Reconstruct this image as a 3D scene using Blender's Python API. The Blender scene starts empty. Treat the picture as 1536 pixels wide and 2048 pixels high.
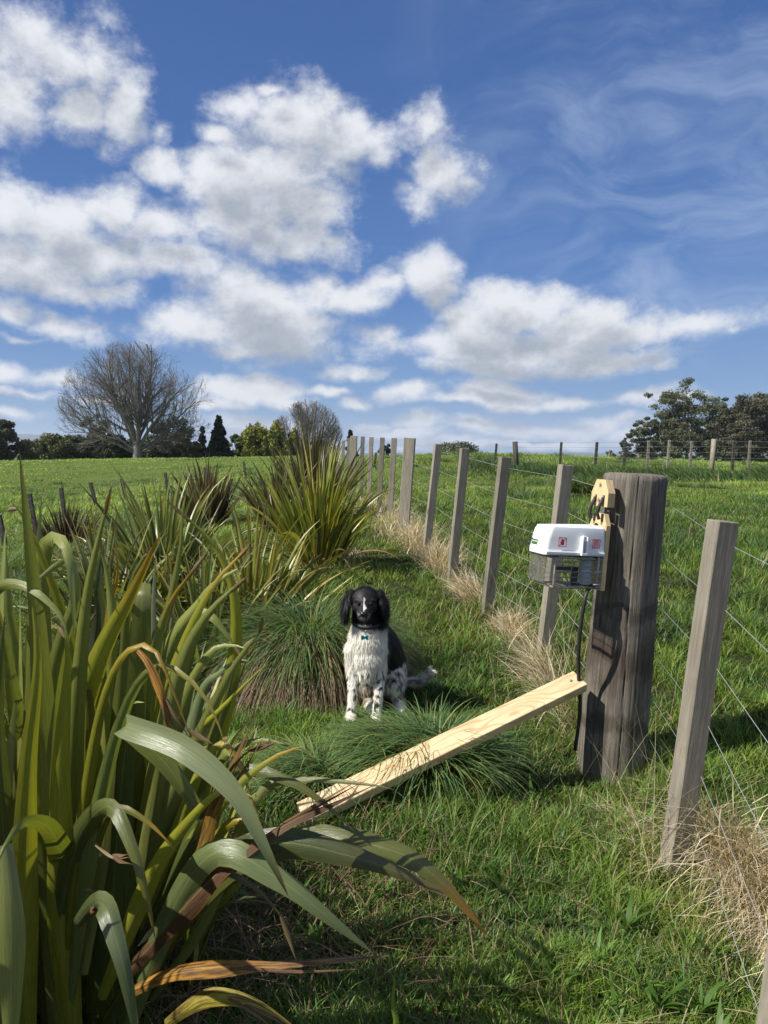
import bpy, bmesh, math, random
import numpy as np
from mathutils import Vector, Matrix, noise as mnoise
random.seed(7); RNG = np.random.default_rng(7)
R = math.radians
SC = bpy.context.scene
COL = SC.collection

# ------------------------------------------------------------------ camera
F = 1435.0; CAMZ = 1.45; PITCH = math.atan((1024-900)/F)
cd = bpy.data.cameras.new("camera"); cam = bpy.data.objects.new("camera", cd); COL.objects.link(cam)
cam.location = (0, 0, CAMZ); cam.rotation_euler = (math.pi/2-PITCH, 0, 0)
cd.sensor_fit = 'VERTICAL'; cd.sensor_height = 36; cd.lens = 36*F/2048
cd.clip_start = 0.05; cd.clip_end = 20000
SC.camera = cam
cp, sp = math.cos(PITCH), math.sin(PITCH)
def W(px, py, Y):
    """world point seen at photo pixel (px,py) at distance Y"""
    a = (px-768)/F; b = (py-1024)/F
    d = (a, cp-b*sp, -sp-b*cp)
    k = Y/d[1]
    return Vector((a*k, Y, CAMZ+d[2]*k))

# ------------------------------------------------------------------ sun + sky
SUN_EL = R(47); SUN_AZ = math.atan2(-0.93, -0.365)     # compass style: atan2(x, y)
to_sun = Vector((math.sin(SUN_AZ)*math.cos(SUN_EL), math.cos(SUN_AZ)*math.cos(SUN_EL), math.sin(SUN_EL)))
sd = bpy.data.lights.new("sun", 'SUN'); sun = bpy.data.objects.new("sun", sd); COL.objects.link(sun)
sd.energy = 4.6; sd.angle = R(0.5); sd.color = (1, 0.95, 0.87)
sun.rotation_euler = (-to_sun).to_track_quat('-Z', 'Y').to_euler(); sun.location = (-20, -10, 30)
SC.view_settings.view_transform = 'Standard'; SC.view_settings.look = 'None'
SC.view_settings.gamma = 1; SC.view_settings.exposure = 0.6
SC.cycles.max_bounces = 6; SC.cycles.diffuse_bounces = 3; SC.cycles.glossy_bounces = 3
SC.cycles.transmission_bounces = 4; SC.cycles.transparent_max_bounces = 6

class NT:
    def __init__(s, tree): s.t = tree; s.n = tree.nodes; s.l = tree.links
    def node(s, typ, **kw):
        n = s.n.new(typ)
        for k, v in kw.items(): setattr(n, k, v)
        return n
    def set(s, sock, v):
        if v is None: return
        if hasattr(v, 'is_output'): s.l.new(v, sock)
        else: sock.default_value = v
    def math(s, op, a, b=None, c=None, clamp=False):
        n = s.node('ShaderNodeMath', operation=op, use_clamp=clamp)
        s.set(n.inputs[0], a); s.set(n.inputs[1], b)
        if c is not None: s.set(n.inputs[2], c)
        return n.outputs[0]
    def vec(s, op, a, b=None, c=None, out=0):
        n = s.node('ShaderNodeVectorMath', operation=op)
        s.set(n.inputs[0], a); s.set(n.inputs[1], b)
        if c is not None: s.set(n.inputs[2], c)
        return n.outputs[out]
    def comb(s, x, y, z):
        n = s.node('ShaderNodeCombineXYZ'); s.set(n.inputs[0], x); s.set(n.inputs[1], y); s.set(n.inputs[2], z); return n.outputs[0]
    def noise(s, v, scale, detail=4, rough=0.5, dist=0.0, color=False, lac=2.0):
        n = s.node('ShaderNodeTexNoise'); s.set(n.inputs['Vector'], v)
        n.inputs['Scale'].default_value = scale; n.inputs['Detail'].default_value = detail
        n.inputs['Roughness'].default_value = rough; n.inputs['Distortion'].default_value = dist
        n.inputs['Lacunarity'].default_value = lac
        return n.outputs['Color' if color else 'Fac']
    def maprange(s, v, a, b, c=0.0, d=1.0, smooth=True):
        n = s.node('ShaderNodeMapRange'); n.interpolation_type = 'SMOOTHSTEP' if smooth else 'LINEAR'
        s.set(n.inputs[0], v); n.inputs[1].default_value = a; n.inputs[2].default_value = b
        n.inputs[3].default_value = c; n.inputs[4].default_value = d
        return n.outputs[0]
    def mix(s, f, a, b, blend='MIX'):
        n = s.node('ShaderNodeMix', data_type='RGBA', blend_type=blend)
        s.set(n.inputs[0], f); s.set(n.inputs[6], a if hasattr(a, 'is_output') else (*a[:3], 1))
        s.set(n.inputs[7], b if hasattr(b, 'is_output') else (*b[:3], 1))
        return n.outputs[2]

def build_world():
    w = bpy.data.worlds.new("World"); SC.world = w; w.use_nodes = True
    w.node_tree.nodes.clear(); N = NT(w.node_tree)
    out = N.node('ShaderNodeOutputWorld'); bg = N.node('ShaderNodeBackground')
    N.l.new(bg.outputs[0], out.inputs[0])
    sky = N.node('ShaderNodeTexSky', sky_type='NISHITA'); sky.sun_disc = False
    sky.sun_elevation = SUN_EL; sky.sun_rotation = SUN_AZ % (2*math.pi)
    sky.air_density = 1.0; sky.dust_density = 0.6; sky.ozone_density = 3.0; sky.altitude = 300
    tc = N.node('ShaderNodeTexCoord'); D = tc.outputs['Generated']
    sep = N.node('ShaderNodeSeparateXYZ'); N.l.new(D, sep.inputs[0])
    az = N.math('ARCTAN2', sep.outputs[0], sep.outputs[1]); el = N.math('ARCSINE', sep.outputs[2])
    # the clear sky: the physical sky, pulled towards the measured blues by elevation
    cr = N.node('ShaderNodeValToRGB'); N.l.new(N.math('MULTIPLY', el, 1.25), cr.inputs[0])
    E_ = cr.color_ramp.elements; E_[0].position = 0.0; E_[0].color = (0.30, 0.47, 0.72, 1); E_[1].position = 1.0; E_[1].color = (0.030, 0.085, 0.29, 1)
    for ps, c_ in ((0.10, (0.17, 0.345, 0.68)), (0.25, (0.080, 0.225, 0.58)), (0.5, (0.048, 0.150, 0.45))):
        e_ = E_.new(ps); e_.color = (*c_, 1)
    ramp = N.vec('SCALE', cr.outputs[0]); ramp.node.inputs['Scale'].default_value = 7.0
    skyc = N.mix(0.85, sky.outputs[0], ramp)
    # clouds live on the direction sphere: soft ellipses in (azimuth, elevation) broken up by noise
    blobs = [ # px, py, rx, ry, strength
        (40,40,120,70,.75),(120,110,110,60,.8),(215,110,70,75,.95),(262,200,48,75,1),(160,215,70,40,.7),(20,190,60,55,.75),(225,40,40,30,.5),(325,270,30,25,.6),
        (500,215,80,38,.75),(590,240,90,48,.95),(680,285,80,38,.9),(560,180,45,22,.6),(860,275,52,45,.9),(885,340,45,55,1.05),(850,395,50,30,.8),(770,320,50,28,.6),(920,375,30,30,.6),
        (440,265,55,25,.6),(340,345,48,36,.9),(440,355,75,48,1.05),(560,380,110,62,1.1),(640,430,70,55,.9),(600,490,110,45,.95),(480,440,90,50,1),(690,480,30,40,.5),
        (30,430,90,50,1.1),(130,450,90,42,1.1),(255,425,65,40,1.1),(330,450,70,40,1),(200,500,170,50,1.1),(60,530,130,42,1.1),(330,520,110,42,.9),(150,580,160,26,.8),(290,590,60,35,.7),(40,630,70,26,.9),(150,655,75,24,.9),(60,682,70,10,.6),
        (480,610,90,46,1.15),(420,650,90,32,1),(560,660,88,38,1.05),(500,700,80,14,.7),(610,580,60,38,.9),(700,600,75,28,1),(760,570,45,26,.8),(838,560,52,38,1.05),(860,600,40,28,.9),
        (1040,615,95,34,1.15),(950,640,80,28,1),(1150,640,90,30,1.1),(1000,680,170,28,1.1),(760,670,70,22,.8),(860,690,120,24,.9),(1250,660,110,24,1),(1390,655,95,24,1),(1480,660,40,14,.6),(1200,715,160,20,.95),(980,725,140,15,.8),(700,735,70,13,.7),(1320,725,60,12,.6),
        (25,755,70,20,1),(110,765,80,20,1),(60,795,150,13,.8),(200,800,80,12,.7),(500,775,70,18,1),(560,792,60,14,.8),(440,800,60,10,.7),(650,770,60,10,.6),
        (810,778,48,16,.9),(720,795,50,11,.7),(1010,775,70,20,1.1),(1120,785,90,16,1),(1250,785,90,16,.95),(1360,792,55,10,.7),(930,790,70,10,.8),
        (20,835,90,13,.8),(500,836,70,16,1),(440,850,60,10,.8),(560,830,40,12,.7),(850,838,50,15,.9),(740,845,60,12,.8),(800,860,120,12,.8),(960,842,70,14,.9),(1080,850,120,16,1),(1180,835,80,18,1),(1250,860,60,13,.8),(1050,880,260,10,.8),(760,890,200,7,.6),(600,870,200,8,.6),(1400,870,100,8,.5)]
    nw = N.noise(D, 3.0, 3, 0.55, color=True)
    warp = N.vec('SUBTRACT', nw, (0.5, 0.5, 0.5))
    nw2 = N.noise(D, 11.0, 3, 0.6, color=True)
    warp2 = N.vec('SUBTRACT', nw2, (0.5, 0.5, 0.5))
    ae = N.comb(az, el, 0.0)
    ae = N.vec('MULTIPLY_ADD', warp, (0.10, 0.06, 0.0), ae)
    ae = N.vec('MULTIPLY_ADD', warp2, (0.055, 0.040, 0.0), ae)
    dz = N.vec('MULTIPLY', D, (1, 1, 1.35))
    def density(off, detail):
        a = N.vec('ADD', ae, (off[0], off[1], 0))
        d = None
        for px, py, rx, ry, s in blobs:
            p = W(px, py, 1.0) - Vector((0, 0, CAMZ)); p.normalize()
            a0, e0 = math.atan2(p.x, p.y), math.asin(p.z)
            k = 1.42/F*abs(p.y)
            sx, sy = 1/(rx*k), 1/(ry*k*1.05)
            v = N.vec('MULTIPLY_ADD', a, (sx, sy, 0), (-a0*sx, -e0*sy, 0))
            L = N.vec('LENGTH', v, out=1)
            L = N.math('ADD', L, (1-s)*0.8)
            d = L if d is None else N.math('SMOOTH_MIN', d, L, 0.08)
        q = N.vec('ADD', dz, (off[0]*0.9, off[0]*0.2, off[1]*1.35))
        n1 = N.noise(q, 8.5, detail, 0.66, 0.0)
        # some far clouds in the rest of the sky too
        nb = N.noise(q, 2.4, 2, 0.5)
        away = N.maprange(N.math('ABSOLUTE', az), 0.75, 1.0)
        dd = N.math('SUBTRACT', 1.0, d)
        dd2 = N.math('MULTIPLY', N.math('SUBTRACT', nb, 0.52), 5.0)
        dmix = N.math('ADD', N.math('MULTIPLY', dd, N.math('SUBTRACT', 1.0, away)), N.math('MULTIPLY', dd2, away))
        dmix = N.math('MAXIMUM', dmix, -0.8)
        return N.math('ADD', dmix, N.math('MULTIPLY', N.math('SUBTRACT', n1, 0.5), 2.9))
    d0 = density((0, 0), 9)
    d1 = density((-0.016, 0.034), 6)
    cover = N.maprange(d0, -0.20, 0.72)
    thick = N.maprange(d1, -0.1, 1.1)
    # thin high cloud, upper right
    qs = N.vec('MULTIPLY', D, (1.3, 1.3, 4.2))
    ci = N.noise(N.vec('ADD', qs, N.vec('MULTIPLY', warp, (0.6, 0.6, 0.6))), 2.6, 7, 0.62, 0.6)
    cmask = N.math('MULTIPLY', N.maprange(az, -0.05, 0.35), N.maprange(el, 0.02, 0.22))
    ctop = N.maprange(el, 0.5, 0.72)
    ci = N.math('MULTIPLY', N.maprange(ci, 0.36, 0.74), N.math('MULTIPLY', cmask, N.math('MULTIPLY_ADD', ctop, 0.60, 0.60)))
    lit = (6.7, 6.85, 7.15); shade = (3.1, 3.45, 4.0)
    fine = N.maprange(N.noise(dz, 16, 5, 0.6), 0.3, 0.7)
    tk = N.math('MULTIPLY', N.math('MULTIPLY_ADD', fine, 0.25, 0.80), thick, clamp=True)
    cc = N.mix(tk, lit, shade)
    c1 = N.mix(ci, skyc, (3.4, 4.3, 6.0))
    c2 = N.mix(N.math('MULTIPLY', cover, 0.97), c1, cc)
    N.l.new(c2, bg.inputs[0]); bg.inputs[1].default_value = 0.085
    try: w.cycles.sampling_method = 'MANUAL'; w.cycles.sample_map_resolution = 512
    except Exception: pass
build_world()

# ------------------------------------------------------------------ helpers
def link(o, parent=None):
    COL.objects.link(o)
    if parent: o.parent = parent
    return o
def tag(o, label=None, cat=None, group=None, kind=None):
    if label: o['label'] = label
    if cat: o['category'] = cat
    if group: o['group'] = group
    if kind: o['kind'] = kind
    return o
def empty(name, loc=(0, 0, 0), label=None, cat=None, group=None):
    o = bpy.data.objects.new(name, None); COL.objects.link(o); o.location = loc; o.empty_display_size = 0.1
    return tag(o, label, cat, group)
def np_mesh(name, V, quads=None, tris=None, mat=None, col=None, luv=None, smooth=True, parent=None, world=True):
    """numpy mesh; V in world coordinates, moved into parent's space (parents are unrotated)"""
    V = np.asarray(V, dtype=np.float32).reshape(-1, 3)
    if parent is not None and world:
        V = V - np.array(parent.matrix_basis.translation, dtype=np.float32)
    me = bpy.data.meshes.new(name)
    me.vertices.add(len(V)); me.vertices.foreach_set('co', V.ravel())
    q = np.zeros((0, 4), np.int32) if quads is None else np.asarray(quads, np.int32).reshape(-1, 4)
    t = np.zeros((0, 3), np.int32) if tris is None else np.asarray(tris, np.int32).reshape(-1, 3)
    nl = q.size+t.size
    me.loops.add(nl); me.polygons.add(len(q)+len(t))
    me.loops.foreach_set('vertex_index', np.concatenate([q.ravel(), t.ravel()]))
    ls = np.concatenate([np.arange(len(q))*4, len(q)*4+np.arange(len(t))*3]).astype(np.int32)
    me.polygons.foreach_set('loop_start', ls)
    me.update(calc_edges=True)
    me.polygons.foreach_set('use_smooth', np.full(len(q)+len(t), smooth))
    if col is not None:
        c = np.ones((len(V), 4), np.float32); c[:, :3] = col
        a = me.attributes.new('col', 'FLOAT_COLOR', 'POINT'); a.data.foreach_set('color', c.ravel())
    if luv is not None:
        a = me.attributes.new('luv', 'FLOAT_VECTOR', 'POINT'); a.data.foreach_set('vector', np.asarray(luv, np.float32).ravel())
    if mat: me.materials.append(mat)
    return link(bpy.data.objects.new(name, me), parent)
def bm_obj(name, bm, mat, parent=None, smooth=False):
    me = bpy.data.meshes.new(name); bm.to_mesh(me); bm.free()
    if smooth:
        for p in me.polygons: p.use_smooth = True
    for m in (mat if isinstance(mat, (list, tuple)) else [mat]): me.materials.append(m)
    return link(bpy.data.objects.new(name, me), parent)
def add_box(bm, cx, cy, cz, sx, sy, sz, bev=0.0, seg=2, M=None):
    r = bmesh.ops.create_cube(bm, size=1.0)
    vs = r['verts']
    for v in vs: v.co = Vector((v.co.x*sx+cx, v.co.y*sy+cy, v.co.z*sz+cz))
    if bev > 0:
        es = list({e for v in vs for e in v.link_edges})
        rr = bmesh.ops.bevel(bm, geom=es, offset=bev, segments=seg, affect='EDGES', profile=0.5)
        vs = list({v for f in rr['faces'] for v in f.verts} | {v for v in vs if v.is_valid})
    if M is not None:
        for v in vs: v.co = M @ v.co
    return vs
def add_tube(bm, pts, r, n=8, cap=True):
    pts = [Vector(p) for p in pts]; rings = []
    prev = None
    for i, p in enumerate(pts):
        T = (pts[min(i+1, len(pts)-1)]-pts[max(i-1, 0)]).normalized()
        if prev is None:
            a = Vector((0, 0, 1)) if abs(T.z) < 0.9 else Vector((1, 0, 0))
            S = T.cross(a).normalized()
        else:
            S = (prev-T*prev.dot(T)).normalized()
        prev = S; B = T.cross(S)
        rr = r[i] if isinstance(r, (list, tuple)) else r
        rings.append([bm.verts.new(p+(S*math.cos(2*math.pi*k/n)+B*math.sin(2*math.pi*k/n))*rr) for k in range(n)])
    for a, b in zip(rings, rings[1:]):
        for k in range(n): bm.faces.new((a[k], a[(k+1) % n], b[(k+1) % n], b[k]))
    if cap:
        bm.faces.new(rings[0][::-1]); bm.faces.new(rings[-1])

# ------------------------------------------------------------------ materials
def new_mat(name):
    m = bpy.data.materials.new(name); m.use_nodes = True; m.node_tree.nodes.clear()
    N = NT(m.node_tree); out = N.node('ShaderNodeOutputMaterial'); b = N.node('ShaderNodeBsdfPrincipled')
    N.l.new(b.outputs[0], out.inputs[0]); return m, N, b, out
def simple(name, c, rough=0.5, metal=0.0, var=0.12, scale=30, bump=0.0):
    m, N, b, o = new_mat(name)
    tc = N.node('ShaderNodeTexCoord'); n = N.noise(tc.outputs['Object'], scale, 5, 0.6)
    k = N.maprange(n, 0.3, 0.7, 1-var, 1+var, False)
    N.l.new(N.vec('SCALE', (*c,), None) if False else N.mix(1.0, c, N.comb(k, k, k), 'MULTIPLY'), b.inputs['Base Color'])
    b.inputs['Roughness'].default_value = rough; b.inputs['Metallic'].default_value = metal
    if bump:
        bp = N.node('ShaderNodeBump'); bp.inputs['Strength'].default_value = bump; bp.inputs['Distance'].default_value = 0.002
        N.l.new(n, bp.inputs['Height']); N.l.new(bp.outputs[0], b.inputs['Normal'])
    return m
def blade_mat(name, trans=0.35, rough=0.5, streak=False, spec=0.4, mottle=False):
    m, N, b, o = new_mat(name)
    at = N.node('ShaderNodeAttribute', attribute_name='col'); c = at.outputs['Color']
    if streak:
        lu = N.node('ShaderNodeAttribute', attribute_name='luv'); v = lu.outputs['Vector']
        s1 = N.noise(N.vec('MULTIPLY', v, (26, 1.2, 1)), 1.0, 4, 0.6)
        s2 = N.noise(N.vec('MULTIPLY', v, (5, 3.0, 1)), 1.0, 4, 0.6)
        sx = N.node('ShaderNodeSeparateXYZ'); N.l.new(v, sx.inputs[0])
        k = N.maprange(s1, 0.3, 0.7, 0.72, 1.28, False)
        c = N.mix(1.0, c, N.comb(k, k, k), 'MULTIPLY')
        # yellowing patches and dark blemishes
        ty = N.maprange(s2, 0.56, 0.78, 0.0, 0.45)
        c = N.mix(ty, c, N.mix(1.0, c, (1.9, 1.35, 0.55), 'MULTIPLY'))
        s3 = N.noise(N.vec('MULTIPLY', v, (9, 22, 1)), 1.0, 3, 0.5)
        c = N.mix(N.maprange(s3, 0.70, 0.76, 0.0, 0.6), c, (0.03, 0.018, 0.008))
        if mottle:
            m1 = N.noise(N.vec('MULTIPLY', v, (3.5, 2.2, 1)), 1.0, 5, 0.65); m2 = N.noise(N.vec('MULTIPLY', v, (14, 1.6, 1)), 1.0, 4, 0.6)
            c = N.mix(N.maprange(m1, 0.42, 0.60, 0.0, 0.85), c, (0.075, 0.036, 0.018))
            c = N.mix(N.maprange(m2, 0.56, 0.66, 0.0, 0.8), c, (0.030, 0.016, 0.010))
            c = N.mix(N.maprange(m2, 0.40, 0.30, 0.0, 0.5), c, (0.34, 0.27, 0.12))
        # pale midrib and thin orange margin
        ax = N.math('ABSOLUTE', sx.outputs[2])
        c = N.mix(N.maprange(ax, 0.0, 0.07, 0.35, 0.0), c, (0.30, 0.34, 0.12))
        c = N.mix(N.maprange(ax, 0.95, 0.99, 0.0, 0.6), c, (0.16, 0.07, 0.015))
        bp = N.node('ShaderNodeBump'); bp.inputs['Strength'].default_value = 0.35; bp.inputs['Distance'].default_value = 0.002
        N.l.new(s1, bp.inputs['Height']); N.l.new(bp.outputs[0], b.inputs['Normal'])
        N.l.new(N.maprange(s2, 0.3, 0.7, rough-0.08, rough+0.15, False), b.inputs['Roughness'])
    else:
        b.inputs['Roughness'].default_value = rough
    N.l.new(c, b.inputs['Base Color']); b.inputs['Specular IOR Level'].default_value = spec
    tr = N.node('ShaderNodeBsdfTranslucent'); N.l.new(N.mix(1.0, c, (1.25, 1.25, 0.55), 'MULTIPLY'), tr.inputs[0])
    mx = N.node('ShaderNodeMixShader'); mx.inputs[0].default_value = trans
    N.l.new(b.outputs[0], mx.inputs[1]); N.l.new(tr.outputs[0], mx.inputs[2]); N.l.new(mx.outputs[0], o.inputs[0])
    return m
def wood_mat(name, c1, c2, dark, rough=0.8, grain=60, crack=0.5, bump=0.6, knots=False, axis=2, stain=None, stretch=0.035, vary=0.0, rings=0.0):
    m, N, b, o = new_mat(name)
    tc = N.node('ShaderNodeTexCoord'); v = tc.outputs['Object']
    oi = N.node('ShaderNodeObjectInfo')
    v = N.vec('ADD', v, N.vec('MULTIPLY', N.comb(oi.outputs['Random'], oi.outputs['Random'], oi.outputs['Random']), (17, 13, 7)))
    st = [1, 1, 1]; st[axis] = stretch
    vs = N.vec('MULTIPLY', v, tuple(st))
    wv = N.noise(N.vec('MULTIPLY', v, tuple(0.6 if k != axis else 0.25 for k in range(3))), 12, 2, 0.5, color=True)
    vs = N.vec('MULTIPLY_ADD', N.vec('SUBTRACT', wv, (.5, .5, .5)), (0.012, 0.012, 0.012), vs)
    g1 = N.noise(vs, grain, 6, 0.65); g2 = N.noise(vs, grain*4.2, 4, 0.6)
    blot = N.noise(v, 7, 4, 0.6)
    c = N.mix(N.maprange(g1, 0.32, 0.68), c1, c2)
    c = N.mix(N.maprange(blot, 0.35, 0.75, 0, 0.55), c, N.mix(1.0, c, (0.72, 0.70, 0.66), 'MULTIPLY'))
    if rings:
        wvn = N.noise(N.vec('MULTIPLY', v, tuple(1 if k != axis else 0.22 for k in range(3))), 7.0, 2, 0.45)
        band = N.math('FRACT', N.math('MULTIPLY', wvn, 15.0)); band = N.maprange(N.math('ABSOLUTE', N.math('SUBTRACT', band, 0.5)), 0.30, 0.5, 0, rings)
        c = N.mix(band, c, dark)
    if vary:
        kv = N.maprange(oi.outputs['Random'], 0, 1, 1-vary, 1+vary*0.7, False); c = N.mix(1.0, c, N.comb(kv, kv, N.math('MULTIPLY', kv, 0.97)), 'MULTIPLY')
    ck = N.math('MULTIPLY', N.maprange(g2, 0.58, 0.72, 0, crack), N.maprange(g1, 0.3, 0.6, 1.0, 0.4))
    c = N.mix(ck, c, dark)
    if knots:
        vo = N.node('ShaderNodeTexVoronoi'); N.set(vo.inputs['Vector'], N.vec('MULTIPLY', v, tuple(1 if k != axis else 0.35 for k in range(3)))); vo.inputs['Scale'].default_value = 5.5
        kn = N.maprange(vo.outputs['Distance'], 0.03, 0.10, 0.75, 0.0)
        c = N.mix(kn, c, dark)
    if stain:
        sp_ = N.node('ShaderNodeSeparateXYZ'); N.l.new(tc.outputs['Object'], sp_.inputs[0])
        for z0, zw, sc_, amt in stain:
            wob = N.math('MULTIPLY_ADD', N.math('SUBTRACT', N.noise(v, 6, 4, 0.6), 0.5), 0.35, sp_.outputs[2])
            d = N.math('ABSOLUTE', N.math('SUBTRACT', wob, z0))
            c = N.mix(N.maprange(d, zw, zw*0.2, 0, amt), c, sc_)
    N.l.new(c, b.inputs['Base Color']); b.inputs['Roughness'].default_value = rough
    b.inputs['Specular IOR Level'].default_value = 0.25
    bp = N.node('ShaderNodeBump'); bp.inputs['Strength'].default_value = bump; bp.inputs['Distance'].default_value = 0.004
    N.l.new(N.math('ADD', g1, N.math('MULTIPLY', g2, 0.5)), bp.inputs['Height']); N.l.new(bp.outputs[0], b.inputs['Normal'])
    return m

M_GRASS = blade_mat('grass_blades', 0.38, 0.48, spec=0.35)
M_DRY = blade_mat('straw', 0.25, 0.6, spec=0.25)
M_FLAX = blade_mat('flax_leaf', 0.27, 0.30, streak=True, spec=0.65)
M_DEAD = blade_mat('dead_flax', 0.15, 0.55, streak=True, spec=0.25, mottle=True)
M_LEAF = blade_mat('tree_leaf', 0.2, 0.6, spec=0.2)
M_FUR = blade_mat('fur', 0.05, 0.55, spec=0.3)
M_BATTEN = wood_mat('weathered_pine', (0.30, 0.27, 0.22), (0.21, 0.19, 0.155), (0.05, 0.04, 0.03), knots=True, stretch=.06, vary=.28, crack=.7, bump=.9)
M_DARKPOST = wood_mat('dark_post_wood', (0.09, 0.08, 0.065), (0.05, 0.045, 0.04), (0.015, 0.013, 0.01))
M_STRAINER = wood_mat('strainer_wood', (0.215, 0.192, 0.155), (0.092, 0.082, 0.068), (0.014, 0.011, 0.008), stretch=.07, grain=70, crack=0.9, bump=1.0, knots=True,
                      stain=[(0.80, 0.16, (0.048, 0.030, 0.020), 0.65), (0.50, 0.07, (0.035, 0.028, 0.02), 0.6), (1.0, 0.05, (0.04, 0.034, 0.026), 0.6)])
M_PINE = wood_mat('new_pine', (0.74, 0.58, 0.36), (0.66, 0.48, 0.27), (0.42, 0.22, 0.09), rings=.55, rough=0.6, grain=50, crack=0.25, bump=0.15, axis=0)
M_PLY = wood_mat('pale_pine', (0.72, 0.56, 0.33), (0.62, 0.45, 0.23), (0.40, 0.22, 0.09), rings=.25, rough=0.6, grain=50, crack=0.2, bump=0.15)
M_WIRE = simple('galvanised_wire', (0.33, 0.35, 0.34), 0.45, 0.2)
M_STEEL = simple('dull_steel', (0.36, 0.33, 0.29), 0.45, 0.4, 0.3, 80)
M_WHITE = simple('white_plastic', (0.80, 0.81, 0.82), 0.32, 0, 0.03, 12)
M_GREYP = simple('grey_plastic', (0.42, 0.46, 0.48), 0.4, 0, 0.08)
M_RUBBER = simple('black_rubber', (0.022, 0.022, 0.024), 0.55, 0, 0.2)
M_RED = simple('red_print', (0.62, 0.03, 0.06), 0.5, 0, 0.05)
M_GREEN = simple('green_print', (0.10, 0.26, 0.06), 0.5, 0, 0.05)
M_BLACKPR = simple('black_print', (0.03, 0.03, 0.035), 0.5, 0, 0.05)
M_BARK = simple('bark', (0.165, 0.152, 0.138), 0.9, 0, 0.3, 3)
M_DARKBARK = simple('dark_bark', (0.10, 0.085, 0.07), 0.9, 0, 0.3, 3)

# ------------------------------------------------------------------ terrain
ctrl = []
def cpx(px, py, Y):
    p = W(px, py, Y); ctrl.append((p.x, p.y, p.z))
for X in (-4, -1.5, 0, 1.5, 4):
    for Y in (-8, 0): ctrl.append((X, Y, 0.0))
for X, Y, Z in ((-1.2, 1.8, -0.02), (0, 1.8, 0.0), (1.2, 1.8, 0.0), (-4, 4, -0.15), (-6, 8, -0.3), (-12, 12, -0.6), (-25, 25, -0.9),
                (0.3, 2.8, 0.02), (-0.8, 3.2, 0.02), (4, 3, 0.05), (5, 6, 0.3), (9, 12, 0.55)): ctrl.append((X, Y, Z))
BASES = [(1350,1750,2.4),(1215,1548,3.2),(1085,1312,4.4),(973,1232,5.35),(903,1165,6.3),(850,1107,7.4),(808,1080,8.3)]
for b in BASES: cpx(*b)
for X, Y, Z in ((0.12, 9.4, 0.5), (-0.6, 14, 0.56), (-1.4, 21, 0.5)): ctrl.append((X, Y, Z))
for c in [(728,1437,3.6),(800,1405,3.9),(610,1365,4.5),(640,1130,6.6),(700,1050,9.0),(72,1072,14),(5,1090,12.5),(190,1015,17),(490,958,26),
          (130,1090,11),(420,1062,10.5),(300,958,40),(0,921,70),(300,918,70),(480,915,68),(640,915,60),(760,916,45),
          (1430,946,25),(1295,944,25),(1190,940,25),(1030,950,22),(870,920,24),(860,911,36),(1000,911,40),(1120,915,42),(1250,921,42),(1536,927,42),
          (1000,1010,11),(1400,1000,12),(1536,1150,6)]: cpx(*c)
for X, Y, Z in ((-60, 140, -3), (0, 140, -3), (60, 140, -3.5), (-200, 400, -9), (0, 400, -9), (200, 400, -9), (60, 70, -1), (-60, 70, 0), (0, 95, -1),
                (-30, 95, -0.5), (40, 95, -2)): ctrl.append((X, Y, Z))
CT = np.array(ctrl)
def uv(X, Y):
    Yp = np.maximum(Y, -2.0)
    return X/(Yp+5.0)*1.6, np.log(Yp+3.5)
cu, cv = uv(CT[:, 0], CT[:, 1])
def tps(r2): return 0.5*r2*np.log(r2+1e-9)
A_ = tps((cu[:, None]-cu)**2+(cv[:, None]-cv)**2)+np.eye(len(cu))*0.002
P_ = np.c_[np.ones(len(cu)), cu, cv]
M_ = np.block([[A_, P_], [P_.T, np.zeros((3, 3))]])
sol = np.linalg.solve(M_, np.r_[CT[:, 2], 0, 0, 0])
wts, aff = sol[:-3], sol[-3:]
def vnoise(x, y, s, seed=0):
    """cheap smooth value noise in [-1,1]"""
    x = x/s+seed*13.7; y = y/s+seed*7.3
    xi = np.floor(x).astype(np.int64); yi = np.floor(y).astype(np.int64); fx = x-xi; fy = y-yi
    fx = fx*fx*(3-2*fx); fy = fy*fy*(3-2*fy)
    def h(a, b):
        n = (a*374761393+b*668265263+seed*1442695) & 0xffffffff
        n = ((n ^ (n >> 13))*1274126177) & 0xffffffff
        return ((n ^ (n >> 16)) & 0xffff)/32767.5-1
    return (h(xi, yi)*(1-fx)+h(xi+1, yi)*fx)*(1-fy)+(h(xi, yi+1)*(1-fx)+h(xi+1, yi+1)*fx)*fy
def ground(X, Y, bumps=True):
    X = np.atleast_1d(np.asarray(X, float)); Y = np.atleast_1d(np.asarray(Y, float))
    z = np.empty(len(X))
    for i in range(0, len(X), 40000):
        u, v = uv(X[i:i+40000], Y[i:i+40000]); u = np.clip(u, -4, 4); v = np.minimum(v, math.log(420))
        z[i:i+40000] = tps((u[:, None]-cu)**2+(v[:, None]-cv)**2)@wts+aff[0]+aff[1]*u+aff[2]*v
    if bumps:
        z = z+vnoise(X, Y, 0.45, 1)*0.012+vnoise(X, Y, 1.3, 2)*0.02
        far = np.clip((Y-12)/30, 0, 1); z = z+vnoise(X, Y, 5, 3)*0.10*far
    return z
def gz(X, Y): return float(ground([X], [Y])[0])

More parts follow.
